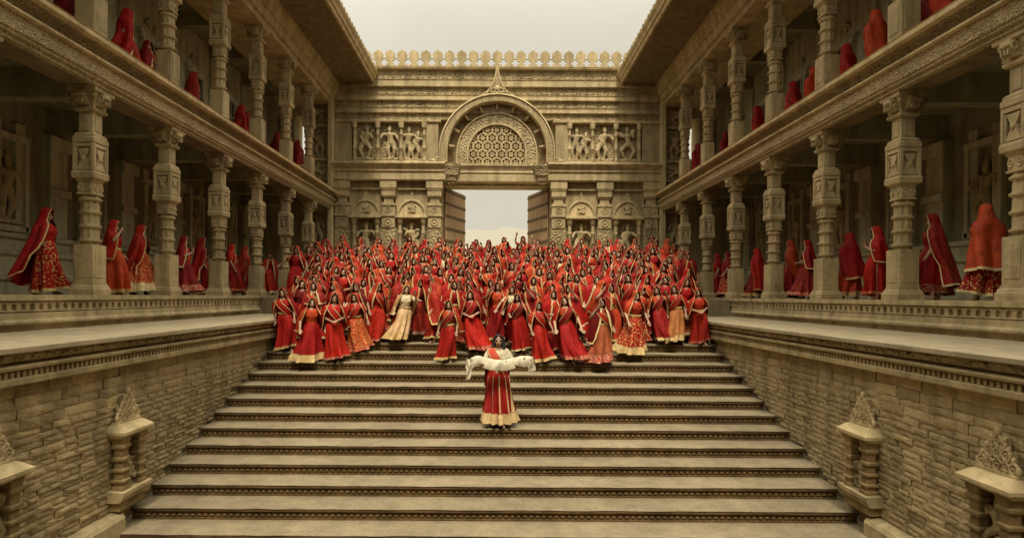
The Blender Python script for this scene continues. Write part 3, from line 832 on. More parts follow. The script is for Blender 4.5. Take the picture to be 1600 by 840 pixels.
# upper courses of boarded mouldings
zs = [7.80, 8.10, 8.38, 8.66, 8.94, 9.25, 9.62, 10.02]
outs = [.10, .16, .10, .17, .12, .20, .14]
for i in range(7):
    a, b, o = zs[i] + .002, zs[i + 1] - .002, outs[i]
    hprof([(-.05, a), (o - .03, a), (o, a + .03), (o, a + .07), (o - .05, a + .09), (o - .06, b - .05), (o - .03, b - .02), (o - .03, b), (-.05, b)], -7.22, 7.22, 'course', 'stone' if i % 2 else 'stone_carved')
hprof([(-.1, 10.022), (.22, 10.022), (.26, 10.05), (.28, 10.10), (.22, 10.13), (-.1, 10.13)], -7.3, 7.3, 'cornice', 'stone_light')
# pierced parapet: one leaf merlon with half a cross opening on each side
per = .5285
half = [(.2635, 0), (.2635, .03), (.19, .03), (.19, .12), (.105, .12), (.105, .25), (.19, .25), (.19, .335), (.2635, .335), (.2635, .365), (.15, .38), (.20, .43), (.222, .49), (.215, .56), (.175, .62), (.11, .665), (.05, .70), (0, .74)]
prof = half + [(-x, z) for x, z in reversed(half[:-1])]
mm = MB().prism(prof, -.04, .04, 'xz').mesh('merlon', 'stone')
for i in range(27):
    x = (i - 13) * per
    put('merlon', mm, gate, T(x, YB - .22, 10.132 + R.uniform(-.004, .004)) @ RZ(R.uniform(-.02, .02)))
# frieze of relief panels
for s in (-1, 1):
    hprof([(0, 5.90), (.10, 5.90), (.10, 7.73), (.0, 7.73)], s * 2.62, s * 3.17, 'ashlar_block', 'stone_ashlar', 1, 0)
    hprof([(0, 5.90), (.10, 5.90), (.10, 7.73), (.0, 7.73)], s * 6.47, s * 7.22, 'ashlar_block', 'stone_ashlar', 1, 0)
    hprof([(0, 7.70), (.16, 7.70), (.18, 7.74), (.18, 7.80), (0, 7.80)], s * 2.5, s * 7.22, 'moulding', 'stone_light')
    hprof([(0, 5.86), (.2, 5.86), (.2, 5.95), (.14, 5.99), (0, 5.99)], s * 3.1, s * 6.5, 'panel_sill', 'stone')
    xs = [3.24, 4.27, 5.32, 6.36]
    for x in xs:
        lv = [(0, .10), (.12, .10), (.14, .075), (.5, .065), (.53, .09), (.6, .09), (.63, .065), (1.1, .065), (1.13, .09), (1.2, .09), (1.22, .06), (1.42, .06), (1.46, .11), (1.6, .13), (1.71, .13)]
        cq = gp('colonnette', MB().lathe(lv, 10), 'stone', 40, wmat=T(s * x, YB - .09, 5.99)); q_ = MB(); q_.box(s * x - .085, s * x + .085, YB - .03, YB + .30, 5.99, 7.70); gp('backing', q_, 'stone', parent=cq)
    for i in range(3):
        xc = s * (xs[i] + xs[i + 1]) / 2
        k = (i + (0 if s > 0 else 2)) % 4
        sl = MB(); sl.box(xc - .50, xc + .50, YB + .10, YB + .30, 5.99, 7.70); p = gp('relief_panel', sl, 'stone_carved')
        if i == (0):
            put('relief_figure', FIG[3], p, T(xc - .2, YB + .03, 6.06) @ Matrix.Diagonal((1.05, .8, 1.15, 1))); put('relief_figure', FIG[1], p, T(xc + .2, YB + .03, 6.06) @ Matrix.Diagonal((.95, .8, .98, 1)))
        else: put('relief_figure', FIG[k], p, T(xc, YB + .02, 6.08) @ Matrix.Diagonal((1.12 * (1 if R.random() > .5 else -1), .9, 1.16, 1)))
# cornice over the lower storey
cor = [(0, 5.86), (.52, 5.86), (.54, 5.83), (.54, 5.78), (.49, 5.76), (.36, 5.60), (.36, 5.56), (.40, 5.53), (.40, 5.48), (.33, 5.45), (.33, 5.40), (.35, 5.38), (.35, 5.12), (.32, 5.08), (0, 5.08)]
for s in (-1, 1): hprof(cor, s * 2.26, s * 7.24, 'cornice', 'stone')
hprof([(o * .55, z - .03) for o, z in cor[:-1]] + [(0, 5.05)], -2.255, 2.255, 'door_lintel', 'stone')
for s in (-1, 1):
    b = MB(); b.sq([(4.97, .14), (5.05, .14), (5.1, .2), (5.3, .24), (5.34, .3), (5.45, .31), (5.62, .36), (5.70, .40), (5.82, .42)])
    gp('corbel', b, 'stone_carved', wmat=T(s * 2.02, YB - .06, 0.0))
# pilasters
def pilaster(x):
    z0 = TERR_Z
    b = MB()
    o = YB + .30
    def blk(hw, out, za, zb, c=.012): b.box(-hw, hw, YB - out, o, za, zb, c)
    blk(.33, .16, z0 + .3, 3.0)
    p = gp('pilaster', b, 'stone_carved', wmat=T(x, 0, 0))
    for nm, items in (('capital', ((.37, .30, 4.74, 5.077), (.33, .27, 4.66, 4.737), (.31, .24, 4.40, 4.657))),
                      ('neck', ((.27, .2, 4.33, 4.397), (.21, .15, 4.12, 4.327), (.27, .2, 4.05, 4.117))),
                      ('carved_block', ((.34, .24, 3.97, 4.047), (.30, .2, 3.62, 3.967), (.35, .26, 3.50, 3.617), (.30, .2, 3.003, 3.497))),
                      ('base', ((.40, .26, z0 - .02, z0 + .297),))):
        b = MB()
        for it in items: blk(*it)
        if nm == 'carved_block':
            b.torus((0, YB - .21, 3.79), .12, .03, seg=12, sides=5); b.torus((0, YB - .21, 3.25), .15, .03, seg=12, sides=5); b.ell((0, YB - .2, 3.25), (.07, .05, .07), 8, 5); b.ell((0, YB - .2, 3.79), (.05, .05, .05), 8, 5)
        gp(nm, b, 'stone' if nm != 'carved_block' else 'stone_relief', parent=p, wmat=T(x, 0, 0))
    b = MB()
    for zz in (1.3, 1.9, 2.5):
        b.torus((0, YB - .165, zz), .17, .03, seg=12, sides=5); b.ell((0, YB - .165, zz), (.08, .04, .1), 8, 5)
    gp('ornament', b, 'stone_relief', parent=p, wmat=T(x, 0, 0))
for s in (-1, 1):
    for x in (6.87, 4.81, 2.76): pilaster(s * x)
    # wall niches with a half round tympanum
    for j, x in enumerate((5.84, 3.78)):
        xc = s * x
        b = MB(); b.box(-.43, .43, YB + .20, YB + .30, TERR_Z, 3.44); nz = gp('niche', b, 'stone_carved', wmat=T(xc, 0, 0))
        b = MB(); b.box(-.75, -.42, YB, YB + .30, TERR_Z, 3.44); b.box(.42, .75, YB, YB + .30, TERR_Z, 3.44); b.box(-.75, .75, YB - .001, YB + .30, 3.441, 5.06); gp('spandrel', b, 'stone_ashlar', parent=nz, wmat=T(xc, 0, 0))
        b = MB(); n = 14
        b.prism([(.62 * math.cos(math.pi * i / n), 3.55 + .70 * math.sin(math.pi * i / n)) for i in range(n + 1)], YB - .08, YB + .30, 'xz')
        gp('tympanum', b, 'stone_light', parent=nz, wmat=T(xc, 0, 0))
        b = MB()
        b.torus((0, YB - .10, 3.55), .60, .055, 0, math.pi, 18, 6); b.xf(Matrix.Translation((0, 0, 3.55)) @ Matrix.Diagonal((1, 1, 1.13, 1)) @ Matrix.Translation((0, 0, -3.55)))
        b.box(-.10, .10, YB - .12, YB + .30, 4.26, 4.36); b.lathe([(4.36, .09), (4.40, .05), (4.48, .07), (4.62, .01)], 8) if False else None
        b.prism([(-.08, 4.36), (.08, 4.36), (.04, 4.44), (.05, 4.50), (0, 4.66), (-.05, 4.50), (-.04, 4.44)], YB - .10, YB + .30, 'xz')
        gp('arch_rim', b, 'stone', parent=nz, wmat=T(xc, 0, 0))
        b = MB(); b.box(-.72, .72, YB - .30, YB + .30, 3.43, 3.50, .012); b.box(-.66, .66, YB - .24, YB + .30, 3.502, 3.56, .01); gp('shelf', b, 'stone_light', parent=nz, wmat=T(xc, 0, 0))
        for q in (-.52, .52):
            b = MB(); b.lathe([(TERR_Z, .12), (TERR_Z + .2, .12), (TERR_Z + .22, .085), (1.5, .085), (1.53, .11), (1.6, .11), (1.63, .085), (2.7, .08), (2.74, .11), (2.82, .11), (2.85, .08), (3.15, .08), (3.2, .13), (3.42, .15)], 12)
            gp('colonnette', b, 'stone', 40, parent=nz, wmat=T(xc + q, YB - .1, 0))
        put('tympanum_figure', FIG[4], nz, T(xc, YB - .08, 3.60) @ Matrix.Diagonal((.6, .5, .55, 1)))
        put('statue', FIG[(j * 2 + (1 if s > 0 else 3)) % 5], nz, T(xc, YB + .02, 1.75) @ Matrix.Diagonal((1.2, .9, 1.15, 1)))
        b = MB(); b.box(-.34, .34, YB - .22, YB + .30, 1.5, 1.72, .02); gp('statue_base', b, 'stone', parent=nz, wmat=T(xc, 0, 0))
        b = MB(); b.box(-.62, .62, YB - .14, YB + .30, 4.70, 4.76, .01); gp('moulding', b, 'stone', parent=nz, wmat=T(xc, 0, 0))
    # corner post and the relief strips on the gallery end walls
    b = MB(); b.box(s * 7.24, s * 7.46, YB - .42, YB + .30, -.6, 9.45, .02); gp('corner_post', b, 'stone_light')
    for (za, zb, kk) in ((7.62, 8.42, 0), (6.12, 7.46, 1), (5.1, 5.96, 2), (2.1, 3.72, 3), (.5, 1.95, 4)):
        sl = MB(); sl.box(s * 7.62, s * 8.40, YB - .035, YB + .30, za, zb); p = gp('relief_panel', sl, 'stone_carved')
        b = MB(); b.box(s * 7.5, s * 8.44, YB - .2, YB + .30, zb + .003, zb + .13, .015); b.box(s * 7.5, s * 7.60, YB - .12, YB + .30, za, zb, .01); gp('panel_frame', b, 'stone', parent=p)
        put('relief_figure', FIG[kk % 4], p, T(s * 8.0, YB - .07, za + .05) @ Matrix.Diagonal((1.0 * s, .8, (zb - za) / 1.45, 1)))
    b = MB(); b.box(s * 7.48, s * 8.42, YB - .16, YB + .30, 3.9, 4.5, .02); gp('ashlar_block', b, 'stone')

# great arch over the door: rim, bracketed hollow, inner ring, pierced tympanum, pointed crest
SP, STILT = 5.86, .48
def arc(r, n=36, stilt=STILT, z0=SP):
    return [(r, z0)] + [(r * math.cos(math.pi * i / n), z0 + stilt + r * math.sin(math.pi * i / n)) for i in range(n + 1)] + [(-r, z0)]
def ring(name, r0, r1, o0, o1, mat, lip=0.0):
    A, B = arc(r0), arc(r1)
    b = MB()
    b.loft([[(x, YB + .30, z) for x, z in A], [(x, YB - o0, z) for x, z in A], [(x, YB - o1, z) for x, z in B], [(x, YB + .30, z) for x, z in B]], False, False, closed=False)
    return gp(name, b, mat)
ring('arch_rim', 2.18, 2.22, .50, .53, 'stone_light'); ring('arch_band', 2.222, 2.50, .46, .44, 'stone_fine'); ring('arch_rim', 2.502, 2.56, .50, .47, 'stone_light')
ring('inner_arch', 1.74, 1.80, .20, .22, 'stone_light'); ring('inner_arch_band', 1.34, 1.738, .15, .15, 'stone_carved'); ring('inner_arch', 1.26, 1.338, .20, .20, 'stone_light')
A, B = arc(2.17), arc(1.80); b = MB(); b.loft([[(x, YB + .16, z) for x, z in A], [(x, YB + .16, z) for x, z in B]], False, False, closed=False); gp('arch_hollow', b, 'stone')
for i in range(9):
    a = math.radians(8 + 164 * i / 8)
    b = MB(); b.box(-.05, .05, -.24, .1, -.10, .12, .02); b.ell((0, -.12, -.12), (.07, .09, .06), 8, 5)
    gp('arch_bracket', b, 'stone_light', wmat=T(2.06 * math.cos(a), YB - .06, SP + STILT + 2.06 * math.sin(a)) @ Matrix.Rotation(math.pi / 2 - a, 4, 'Y'))
b = MB()
sp_ = .42
for i in range(-5, 6):
    for j in range(0, 9):
        x = (i + .5 * (j % 2)) * sp_; z = SP + .06 + j * sp_ * .866
        zz = z - SP - STILT
        rr = math.hypot(x, max(zz, 0))
        if rr < 1.32:
            b.torus((x, YB - .10, z), .205, .03, seg=12, sides=5)
            b.torus((x, YB - .10, z), .085, .024, seg=8, sides=4)
            for q in range(3):
                a = q * math.pi / 3
                b.tube([(x - .20 * math.cos(a), YB - .10, z - .20 * math.sin(a)), (x + .20 * math.cos(a), YB - .10, z + .20 * math.sin(a))], .017, 4)
gp('pierced_screen', b, 'stone_light', kind='stuff')
n = 20
half = [(.92, 8.60), (.80, 8.74), (.62, 8.84), (.46, 8.95), (.32, 9.10), (.20, 9.30), (.12, 9.52), (.06, 9.76), (.035, 9.98), (0, 10.10)]
low = [(.92 - 1.84 * i / 12, SP + STILT + math.sqrt(max(2.52 ** 2 - (.92 - 1.84 * i / 12) ** 2, 0)) - .02) for i in range(13)]
b = MB(); b.prism([(-x, z) for x, z in half] + [(x, z) for x, z in reversed(half[:-1])] + low[1:-1], YB - .42, YB - .1, 'xz'); cr = gp('arch_crest', b, 'stone_fine')
b = MB()
for q in (-1, 1):
    b.torus((q * .17, YB - .44, 9.02), .10, .03, seg=12, sides=5); b.torus((q * .36, YB - .44, 8.92), .07, .025, seg=10, sides=5)
    b.tube([(q * x, YB - .42, z + .01) for x, z in half], [.035] * 9 + [.02], 6)
b.ell((0, YB - .44, 9.12), (.11, .06, .13)); b.ell((0, YB - .44, 8.9), (.09, .05, .07))
gp('crest_scrolls', b, 'stone_light', 50, parent=cr)
for s in (-1, 1):
    b = MB(); b.torus((s * 2.62, YB - .3, 5.98), .12, .05, seg=12, sides=6); b.ell((s * 2.75, YB - .25, 5.97), (.22, .1, .1), 10, 6); gp('arch_foot', b, 'stone', 50)

# door leaves, opened outwards, with planks, battens and studs
def leaf(s):
    z0, z1, wd = TERR_Z + .03, DTOP - .02, 2.30
    ang = math.radians(70)
    hinge = T(s * (DX - .05), YB + .55, 0) @ RZ(math.radians(180) - ang if s > 0 else ang)
    b = MB(); b.box(0, wd, -.02, .02, z0, z1)
    d = put('door', b.mesh('door', 'wood_dark'), gate, hinge)
    np_ = 6
    for i in range(np_):
        b = MB(); b.box(wd * i / np_ + .006, wd * (i + 1) / np_ - .006, -.045, .045, z0 + .01, z1 - .01, .008); put('plank', b.mesh('plank', 'wood'), d, hinge)
    for i in range(8):
        z = z0 + .15 + (z1 - z0 - .3) * i / 7
        b = MB(); b.box(.01, wd - .01, -.075, .075, z - .06, z + .06, .01); put('batten', b.mesh('batten', 'wood_dark'), d, hinge)
    st = MB()
    for i in range(8):
        z = z0 + .15 + (z1 - z0 - .3) * i / 7
        for j in range(12):
            st.ell((.1 + j * .19, 0, z), (.03, .10, .03), 6, 4)
            if i < 7: st.ell((.1 + j * .19, 0, z + .3), (.025, .06, .025), 6, 4)
    put('stud', st.mesh('studs', 'wood'), d, hinge, kind='stuff')
for s in (-1, 1): leaf(s)
# ------------------------------------------------------------------ people: bodies and clothes (facing -y, feet at z = 0, 1.6 tall)
ARMS = [   # (elbow, wrist) for the person's right (-x) and left (+x) arm; x is given outward
    (((.22, .03, 1.05), (.25, -.09, .83)), ((.23, .02, 1.05), (.24, -.12, .84))),
    (((.25, .03, 1.06), (.08, -.20, .99)), ((.25, .02, 1.06), (.07, -.22, 1.01))),
    (((.33, -.06, 1.17), (.17, -.15, 1.40)), ((.23, .03, 1.05), (.22, -.16, .88))),
    (((.24, -.10, 1.06), (.18, -.30, 1.05)), ((.25, .10, 1.06), (.31, .02, .84))),
    (((.24, -.05, 1.07), (.05, -.22, 1.20)), ((.24, -.05, 1.07), (.05, -.22, 1.20))),
    (((.27, .03, 1.07), (.28, -.17, .86)), ((.29, .02, 1.08), (.33, -.14, .86))),
    (((.26, .06, 1.06), (.30, -.10, .88)), ((.30, -.10, 1.20), (.24, -.22, 1.40))),
    (((.26, -.12, 1.10), (.29, -.34, 1.13)), ((.26, -.12, 1.10), (.29, -.34, 1.13))),
    (((.20, .03, 1.05), (.14, -.07, .86)), ((.20, .03, 1.05), (.15, -.07, .86))),
    (((.30, -.02, 1.44), (.25, -.08, 1.68)), ((.27, .08, 1.08), (.36, .02, .90))),
    (((.35, -.02, 1.17), (.48, -.14, 1.03)), ((.34, -.04, 1.13), (.44, -.18, .98))),
]
def hand(mb, w, d, sg, curl=.5):
    d = d.normalized()
    side = Vector((-sg, 0, 0)); side = (side - d * side.dot(d)).normalized(); nrm = d.cross(side).normalized()
    pc = w + d * .045
    mb.tube([w, w + d * .03, w + d * .075], [.024, .031, .028], 8)
    mb.tube([w + d * .03 - side * .018, w + d * .08 - side * .02], [.018, .016], 6); mb.tube([w + d * .03 + side * .018, w + d * .08 + side * .02], [.018, .016], 6)
    for k, (o, ln) in enumerate(((-.030, .055), (-.010, .070), (.010, .075), (.030, .066))):
        b = w + d * .078 + side * o
        mid = b + d * ln * .55 + nrm * .006 * curl
        mb.tube([b - d * .02, b, mid, mid + (d * (1 - curl * .5) + nrm * curl * .8).normalized() * ln * .45], [.0095, .0095, .009, .0075], 6)
    tb = w + d * .025 + side * .030
    mb.tube([tb, tb + (d + side).normalized() * .035, tb + (d * 1.6 + side * .6).normalized() * .065], [.012, .011, .008], 6)
def body_mesh(pose, stride, turn=0.0, voxel=0.0125):
    mb = MB()
    mb.tube([(0, .01, .84), (0, 0, .92), (0, 0, 1.03), (0, -.01, 1.16), (0, 0, 1.27), (0, .01, 1.335), (0, .012, 1.37)], [.10, .145, .112, .13, .135, .075, .055], 14)
    for sg in (-1, 1):
        mb.ell((sg * .07, -.085, 1.195), (.06, .055, .06), 10, 8)
        mb.ell((sg * .085, .02, .88), (.095, .11, .11), 10, 8)
        mb.tube([(sg * .04, .0, 1.30), (sg * .12, 0, 1.312), (sg * .165, 0, 1.295)], [.06, .056, .05], 8)
    # neck, head, face (own turn)
    s0 = len(mb.v)
    mb.tube([(0, .012, 1.33), (0, .004, 1.40), (0, .0, 1.44)], [.052, .047, .05], 10)
    mb.ell((0, .012, 1.512), (.073, .09, .088), 16, 12); mb.ell((0, -.028, 1.465), (.056, .06, .068), 14, 10); mb.ell((0, -.052, 1.418), (.027, .026, .02), 8, 6)
    mb.tube([(0, -.082, 1.497), (0, -.096, 1.475), (0, -.104, 1.456)], [.009, .011, .014], 8); mb.ell((0, -.086, 1.43), (.022, .012, .011), 10, 6)
    for sg in (-1, 1):
        mb.ell((sg * .032, -.078, 1.508), (.02, .012, .007), 8, 5); mb.ell((sg * .036, -.066, 1.463), (.018, .018, .018), 8, 6); mb.ell((sg * .074, .012, 1.48), (.01, .018, .028), 8, 6)
    mb.xf(Matrix.Translation((0, .01, 0)) @ RZ(turn), s0)
    for i, sg in ((0, -1), (1, 1)):
        e, w = ARMS[pose][i]
        e = Vector((sg * e[0], e[1], e[2])); w = Vector((sg * w[0], w[1], w[2])); sh = Vector((sg * .165, 0, 1.295))
        mb.tube([sh, sh.lerp(e, .35), e, e.lerp(w, .25), e.lerp(w, .6), w], [.050, .046, .037, .039, .033, .023], 9)
        d = (w - e)
        if pose == 4: d = Vector((-sg * .1, -.05, 1))
        hand(mb, w, d, sg, .35)
        y = stride * (1 if sg > 0 else -1)
        mb.tube([(sg * .085, .01, .90), (sg * .088, -.02 - y * .5, .48), (sg * .085, .02 - y, .10), (sg * .085, .01 - y, .05)], [.085, .056, .034, .036], 9)
        mb.tube([(sg * .085, .045 - y, .03), (sg * .09, -.05 - y, .034), (sg * .095, -.12 - y, .022)], [.03, .036, .022], 8)
    me = remesh(mb, 'body', ['skin', 'hair', 'eye', 'lips'], voxel, 2)
    Ti = (Matrix.Translation((0, .01, 0)) @ RZ(turn)).inverted()
    idx = []
    for p in me.polygons:
        c = Ti @ p.center
        k = 0
        if c.z > 1.41 and abs(c.x) < .1 and abs(c.y) < .13:
            if c.z > 1.588 - max(0, abs(c.x) - .02) * .30 or (c.y > .06 and c.z > 1.44 and abs(c.x) < .085): k = 1
            elif abs(abs(c.x) - .032) < .017 and abs(c.z - 1.494) < .009 and c.y < -.05: k = 2
            elif abs(c.x) < .020 and abs(c.z - 1.431) < .009 and c.y < -.07: k = 3
            elif abs(abs(c.x) - .034) < .02 and abs(c.z - 1.513) < .0055 and c.y < -.05: k = 1
        idx.append(k)
    me.polygons.foreach_set('material_index', idx)
    return me
def blouse_mesh(pose, voxel=0.016):
    mb = MB()
    mb.tube([(0, 0, .93), (0, 0, 1.03), (0, -.01, 1.16), (0, 0, 1.27), (0, .01, 1.325)], [.150, .130, .148, .150, .088], 14)
    for sg in (-1, 1):
        mb.ell((sg * .07, -.088, 1.195), (.074, .068, .074), 10, 8)
        mb.tube([(sg * .04, .0, 1.295), (sg * .12, 0, 1.31), (sg * .165, 0, 1.295)], [.07, .068, .064], 8)
        e = ARMS[pose][0 if sg < 0 else 1][0]; e = Vector((sg * e[0], e[1], e[2])); sh = Vector((sg * .165, 0, 1.295))
        mb.tube([sh, sh.lerp(e, .4), sh.lerp(e, .8)], [.062, .06, .056], 9)
    return remesh(mb, 'blouse', 'cloth', voxel, 2)

def skirt_fn(rh, sway, npl, kick, seed, ln=.085):
    r = random.Random(seed); a0 = -math.pi / 2 + r.choice((-1, 1)) * r.uniform(.3, .6); kn = r.uniform(.05, .11) if seed != 7 else .02; a1 = r.uniform(0, 6.28); ph = r.uniform(0, 6); ph2 = r.uniform(0, 6)
    def f(a, v):
        z = 1.02 + (ln - 1.02) * v
        rad = .135 + (.05 * min(v / .15, 1)) + (rh - .185) * max(v - .05, 0) ** 1.15
        am = .075 * v * v + .016 * v
        pl = math.sin(npl * a + ph + .8 * math.sin(2 * a + ph2)) + .45 * math.sin((npl * 2 - 3) * a + ph2)
        rad += am * pl * .8
        da = (a - a0 + math.pi) % (2 * math.pi) - math.pi
        rad += kn * math.exp(-(da / .5) ** 2) * math.sin(math.pi * min(1, v * 1.05)) - kn * .5 * math.exp(-((abs(da) - 1.1) / .4) ** 2) * math.sin(math.pi * v)
        rx, ry = rad * 1.06, rad * .90
        front = max(0, -math.sin(a))
        x = rx * math.cos(a) + sway * v * v
        y = ry * math.sin(a) - kick * front * v * v
        zz = z + (kick * .25 * front + abs(sway) * .25 * max(0, math.cos(a) * (1 if sway > 0 else -1))) * v ** 3 + .008 * math.sin(npl * a + ph) * v + (.045 * math.cos(a - a1) * v ** 3 if seed != 7 else 0)
        return Vector((x, y, zz))
    return f
def cloth_rings(f, v0, v1, nv, na=84, out=0.0):
    rings = []
    for i in range(nv + 1):
        v = v0 + (v1 - v0) * i / nv
        ring = []
        for j in range(na):
            a = 2 * math.pi * j / na
            p = f(a, v)
            if out: p = p + Vector((math.cos(a), math.sin(a), 0)) * out
            ring.append(p)
        rings.append(ring)
    return rings
SK = []
for (rh, sway, npl, kick, seed, hem) in ((.28, .06, 7, .10, 1, .08), (.38, -.12, 8, .10, 2, .18), (.23, .07, 7, .14, 3, .05), (.30, .17, 8, .18, 4, .10), (.22, -.05, 6, .06, 5, .07), (.30, -.20, 7, .22, 6, .20), (.245, .03, 12, .05, 7, .19)):
    f = skirt_fn(rh, sway, npl, kick, seed)
    a = MB().loft(cloth_rings(f, 0, 1, 16), False, False)
    b = MB().loft(cloth_rings(f, 1 - hem, 1.004, 3, out=.005), False, False)
    c = MB()
    for j in range(0, 84, 7):   # embroidered gold ribs running down the pleats
        c.loft([[f(2 * math.pi * (j + q) / 84, v) + Vector((math.cos(2 * math.pi * j / 84), math.sin(2 * math.pi * j / 84), 0)) * .006 for q in (0, .55, 1.1)] for v in [.12 + .84 * (1 - hem) * k / 10 for k in range(11)]], False, False, closed=False)
    SK.append((a, b, c))
def dual(mb, name, mats, sm=60): return {m: mb.mesh(name, m, sm) for m in mats}
SKM = [(dual(a, 'skirt', ('cloth', 'cloth_print', 'cloth_rich')), b.mesh('hem_border', 'trim', 60), c.mesh('gold_stripes', 'trim', 60)) for a, b, c in SK]

def veil_meshes(kind, seed, sway=.05, lag=.06):
    r = random.Random(seed); p1, p2, p3 = r.uniform(0, 6), r.uniform(0, 6), r.uniform(0, 6)
    #      z, rx, ry, cy, opening half-angle from the back (degrees)
    prof = [(1.655, .012, .012, .0, 179), (1.650, .038, .042, -.006, 176), (1.635, .064, .076, -.012, 165), (1.607, .085, .104, -.012, 146), (1.56, .094, .116, -.006, 131), (1.50, .099, .121, .0, 126), (1.44, .108, .126, .01, 124), (1.385, .142, .138, .016, 126), (1.335, .200, .15, .018, 138), (1.28, .246, .160, .015, 140), (1.20, .270, .176, .01, 134), (1.10, .282, .19, .012, 128), (1.0, .288, .202, .018, 124), (.9, .290, .214, .024, 118), (.8, .295, .228, .03, 112)]
    if kind == 1:   # long, to the calves
        prof += [(.65, .292, .245, .035, 95), (.5, .305, .262, .04, 96), (.36, .318, .28, .045, 98), (.24, .326, .29, .05, 98)]
    if kind == 2:   # wrapped close round the shoulders and front
        prof = [(z, rx * (1.0 if z > 1.36 else 1.06), ry * (1 if z > 1.36 else 1.12), cy, a if z > 1.42 else min(166, a + 34)) for z, rx, ry, cy, a in prof] + [(.68, .30, .26, .03, 140), (.55, .31, .275, .035, 128)]
    if kind == 3:   # full cloak, face hidden, to the ankles
        prof = [(z, rx * (1.0 if z > 1.36 else .93 - .25 * max(0, .25 - abs(z - 1.02))), ry * (1.05 if z > 1.36 else 1.05 - .5 * max(0, .25 - abs(z - 1.02))), cy - .01, max(a, 168 if z > 1.36 else 158)) for z, rx, ry, cy, a in prof] + [(.65, .26, .24, .03, 150), (.5, .27, .25, .035, 140)]
    if kind == 4:   # shoulder cape only, hair bare
        prof = [(1.345, .10, .085, .03, 105), (1.325, .165, .12, .025, 112)] + [(z, rx * .72, ry, cy, a * .7) for z, rx, ry, cy, a in prof if z < 1.3] + [(.65, .19, .245, .06, 70), (.5, .19, .26, .08, 66), (.36, .19, .27, .10, 62)]
    nu = 72
    rows = []
    zt, zb = prof[0][0], prof[-1][0]
    for (z, rx, ry, cy, am) in prof:
        v = max(0, (1.36 - z)) / 1.1
        row = []
        for j in range(nu + 1):
            u = -1 + 2 * j / nu
            a = math.radians(am) * u
            fold = 1 + ((.14 if kind == 3 else .09) + .18 * v) * min(1, max(0, 1.40 - z) * 6) * (.7 * math.sin(8 * u + p1 + 2.2 * v + 1.1 * math.sin(3 * u + p2)) + .4 * math.sin(15 * u + p2 - 1.5 * v))
            fold += (.03 if kind == 3 else .012) * math.sin(9 * u + p3 + 3 * z)
            x = rx * fold * math.sin(a) + sway * v * v
            y = cy + ry * fold * math.cos(a) + lag * v * v
            zz = z + (.02 * math.sin(8 * u + p2) + .16 * u * math.cos(p1) * v) * v
            row.append(Vector((x, y, zz)))
        rows.append(row)
    a = MB().loft(rows, False, False, closed=False)
    b = MB()
    def off(p, d=.005):
        q = Vector((p.x, p.y, 0)); q = q.normalized() if q.length > .01 else Vector((0, -1, 0)); return p + q * d
    for (i0, i1) in ((0, 2), (nu, nu - 2)):
        b.loft([[off(row[i0], .006), off(row[(i0 + i1) // 2]), off(row[i1])] for row in rows[2:]], False, False, closed=False)
    b.loft([[off(rows[-1][j] * .7 + rows[-2][j] * .3) for j in range(nu + 1)], [off(p) for p in rows[-1]]], False, False, closed=False) if len(rows) > 3 else None
    return dual(a, 'veil', ('cloth', 'cloth_print')), b.mesh('veil_border', 'trim', 60)
VL = [veil_meshes(*q) for q in ((0, 1, .25), (0, 2, -.3), (1, 3, .12), (2, 4, -.1), (2, 5, .15), (3, 6, .06, .10), (3, 7, -.08, .08), (4, 8, .02), (1, 9, -.3), (0, 10, .55))]

def sash_meshes(flip, seed):
    r = random.Random(seed)
    pts = [(.15, -.10, .96), (.10, -.165, 1.04), (.03, -.185, 1.12), (-.05, -.19, 1.21), (-.11, -.13, 1.31), (-.13, -.04, 1.375), (-.13, .07, 1.36), (-.12, .14, 1.26), (-.10, .165, 1.1), (-.08, .17, .9), (-.08, .20, .7)]
    rows = []; P = [Vector((x * flip, y, z)) for x, y, z in pts]
    for i, p in enumerate(P):
        t = (P[min(i + 1, len(P) - 1)] - P[max(i - 1, 0)]).normalized()
        nrm = Vector((p.x * .6, p.y, .25 if 3 < i < 7 else 0)).normalized()
        w = t.cross(nrm).normalized()
        hw = .075 if i < 6 else .075 + .02 * (i - 5)
        rows.append([p + w * hw * q + nrm * (.012 * math.cos(q * 7 + i * .3) - .02 * q * q) for q in (-1, -.85, -.5, 0, .5, .85, 1)])
    a = MB().loft(rows, False, False, closed=False)
    b = MB()
    for (i, j) in ((0, 1), (6, 5)):
        b.loft([[row[i] + Vector((0, -.006 if row[i].y < 0 else .006, .003)), row[j] + Vector((0, -.006 if row[j].y < 0 else .006, .003))] for row in rows], False, False, closed=False)
    return dual(a, 'sash', ('cloth', 'cloth_print')), b.mesh('sash_border', 'trim', 60)
SA = [sash_meshes(1, 1), sash_meshes(-1, 2)]
mb = MB(); mb.loft([[(.165 * (1 + .0) * math.cos(a) * k, .15 * math.sin(a) * k, z + .012 * math.sin(a)) for a in [2 * math.pi * j / 24 for j in range(24)]] for z, k in ((.985, .98), (1.0, 1.03), (1.03, 1.03), (1.045, .98))], False, False)
BELT = mb.mesh('belt', 'trim', 60)
BODY = [(body_mesh(p, st, tu), blouse_mesh(p), p) for p, st, tu in ((0, .06, .1), (1, .10, -.15), (2, .08, .2), (3, .14, -.1), (4, .03, 0), (5, .12, .15), (6, .10, -.2), (8, .14, .15))]

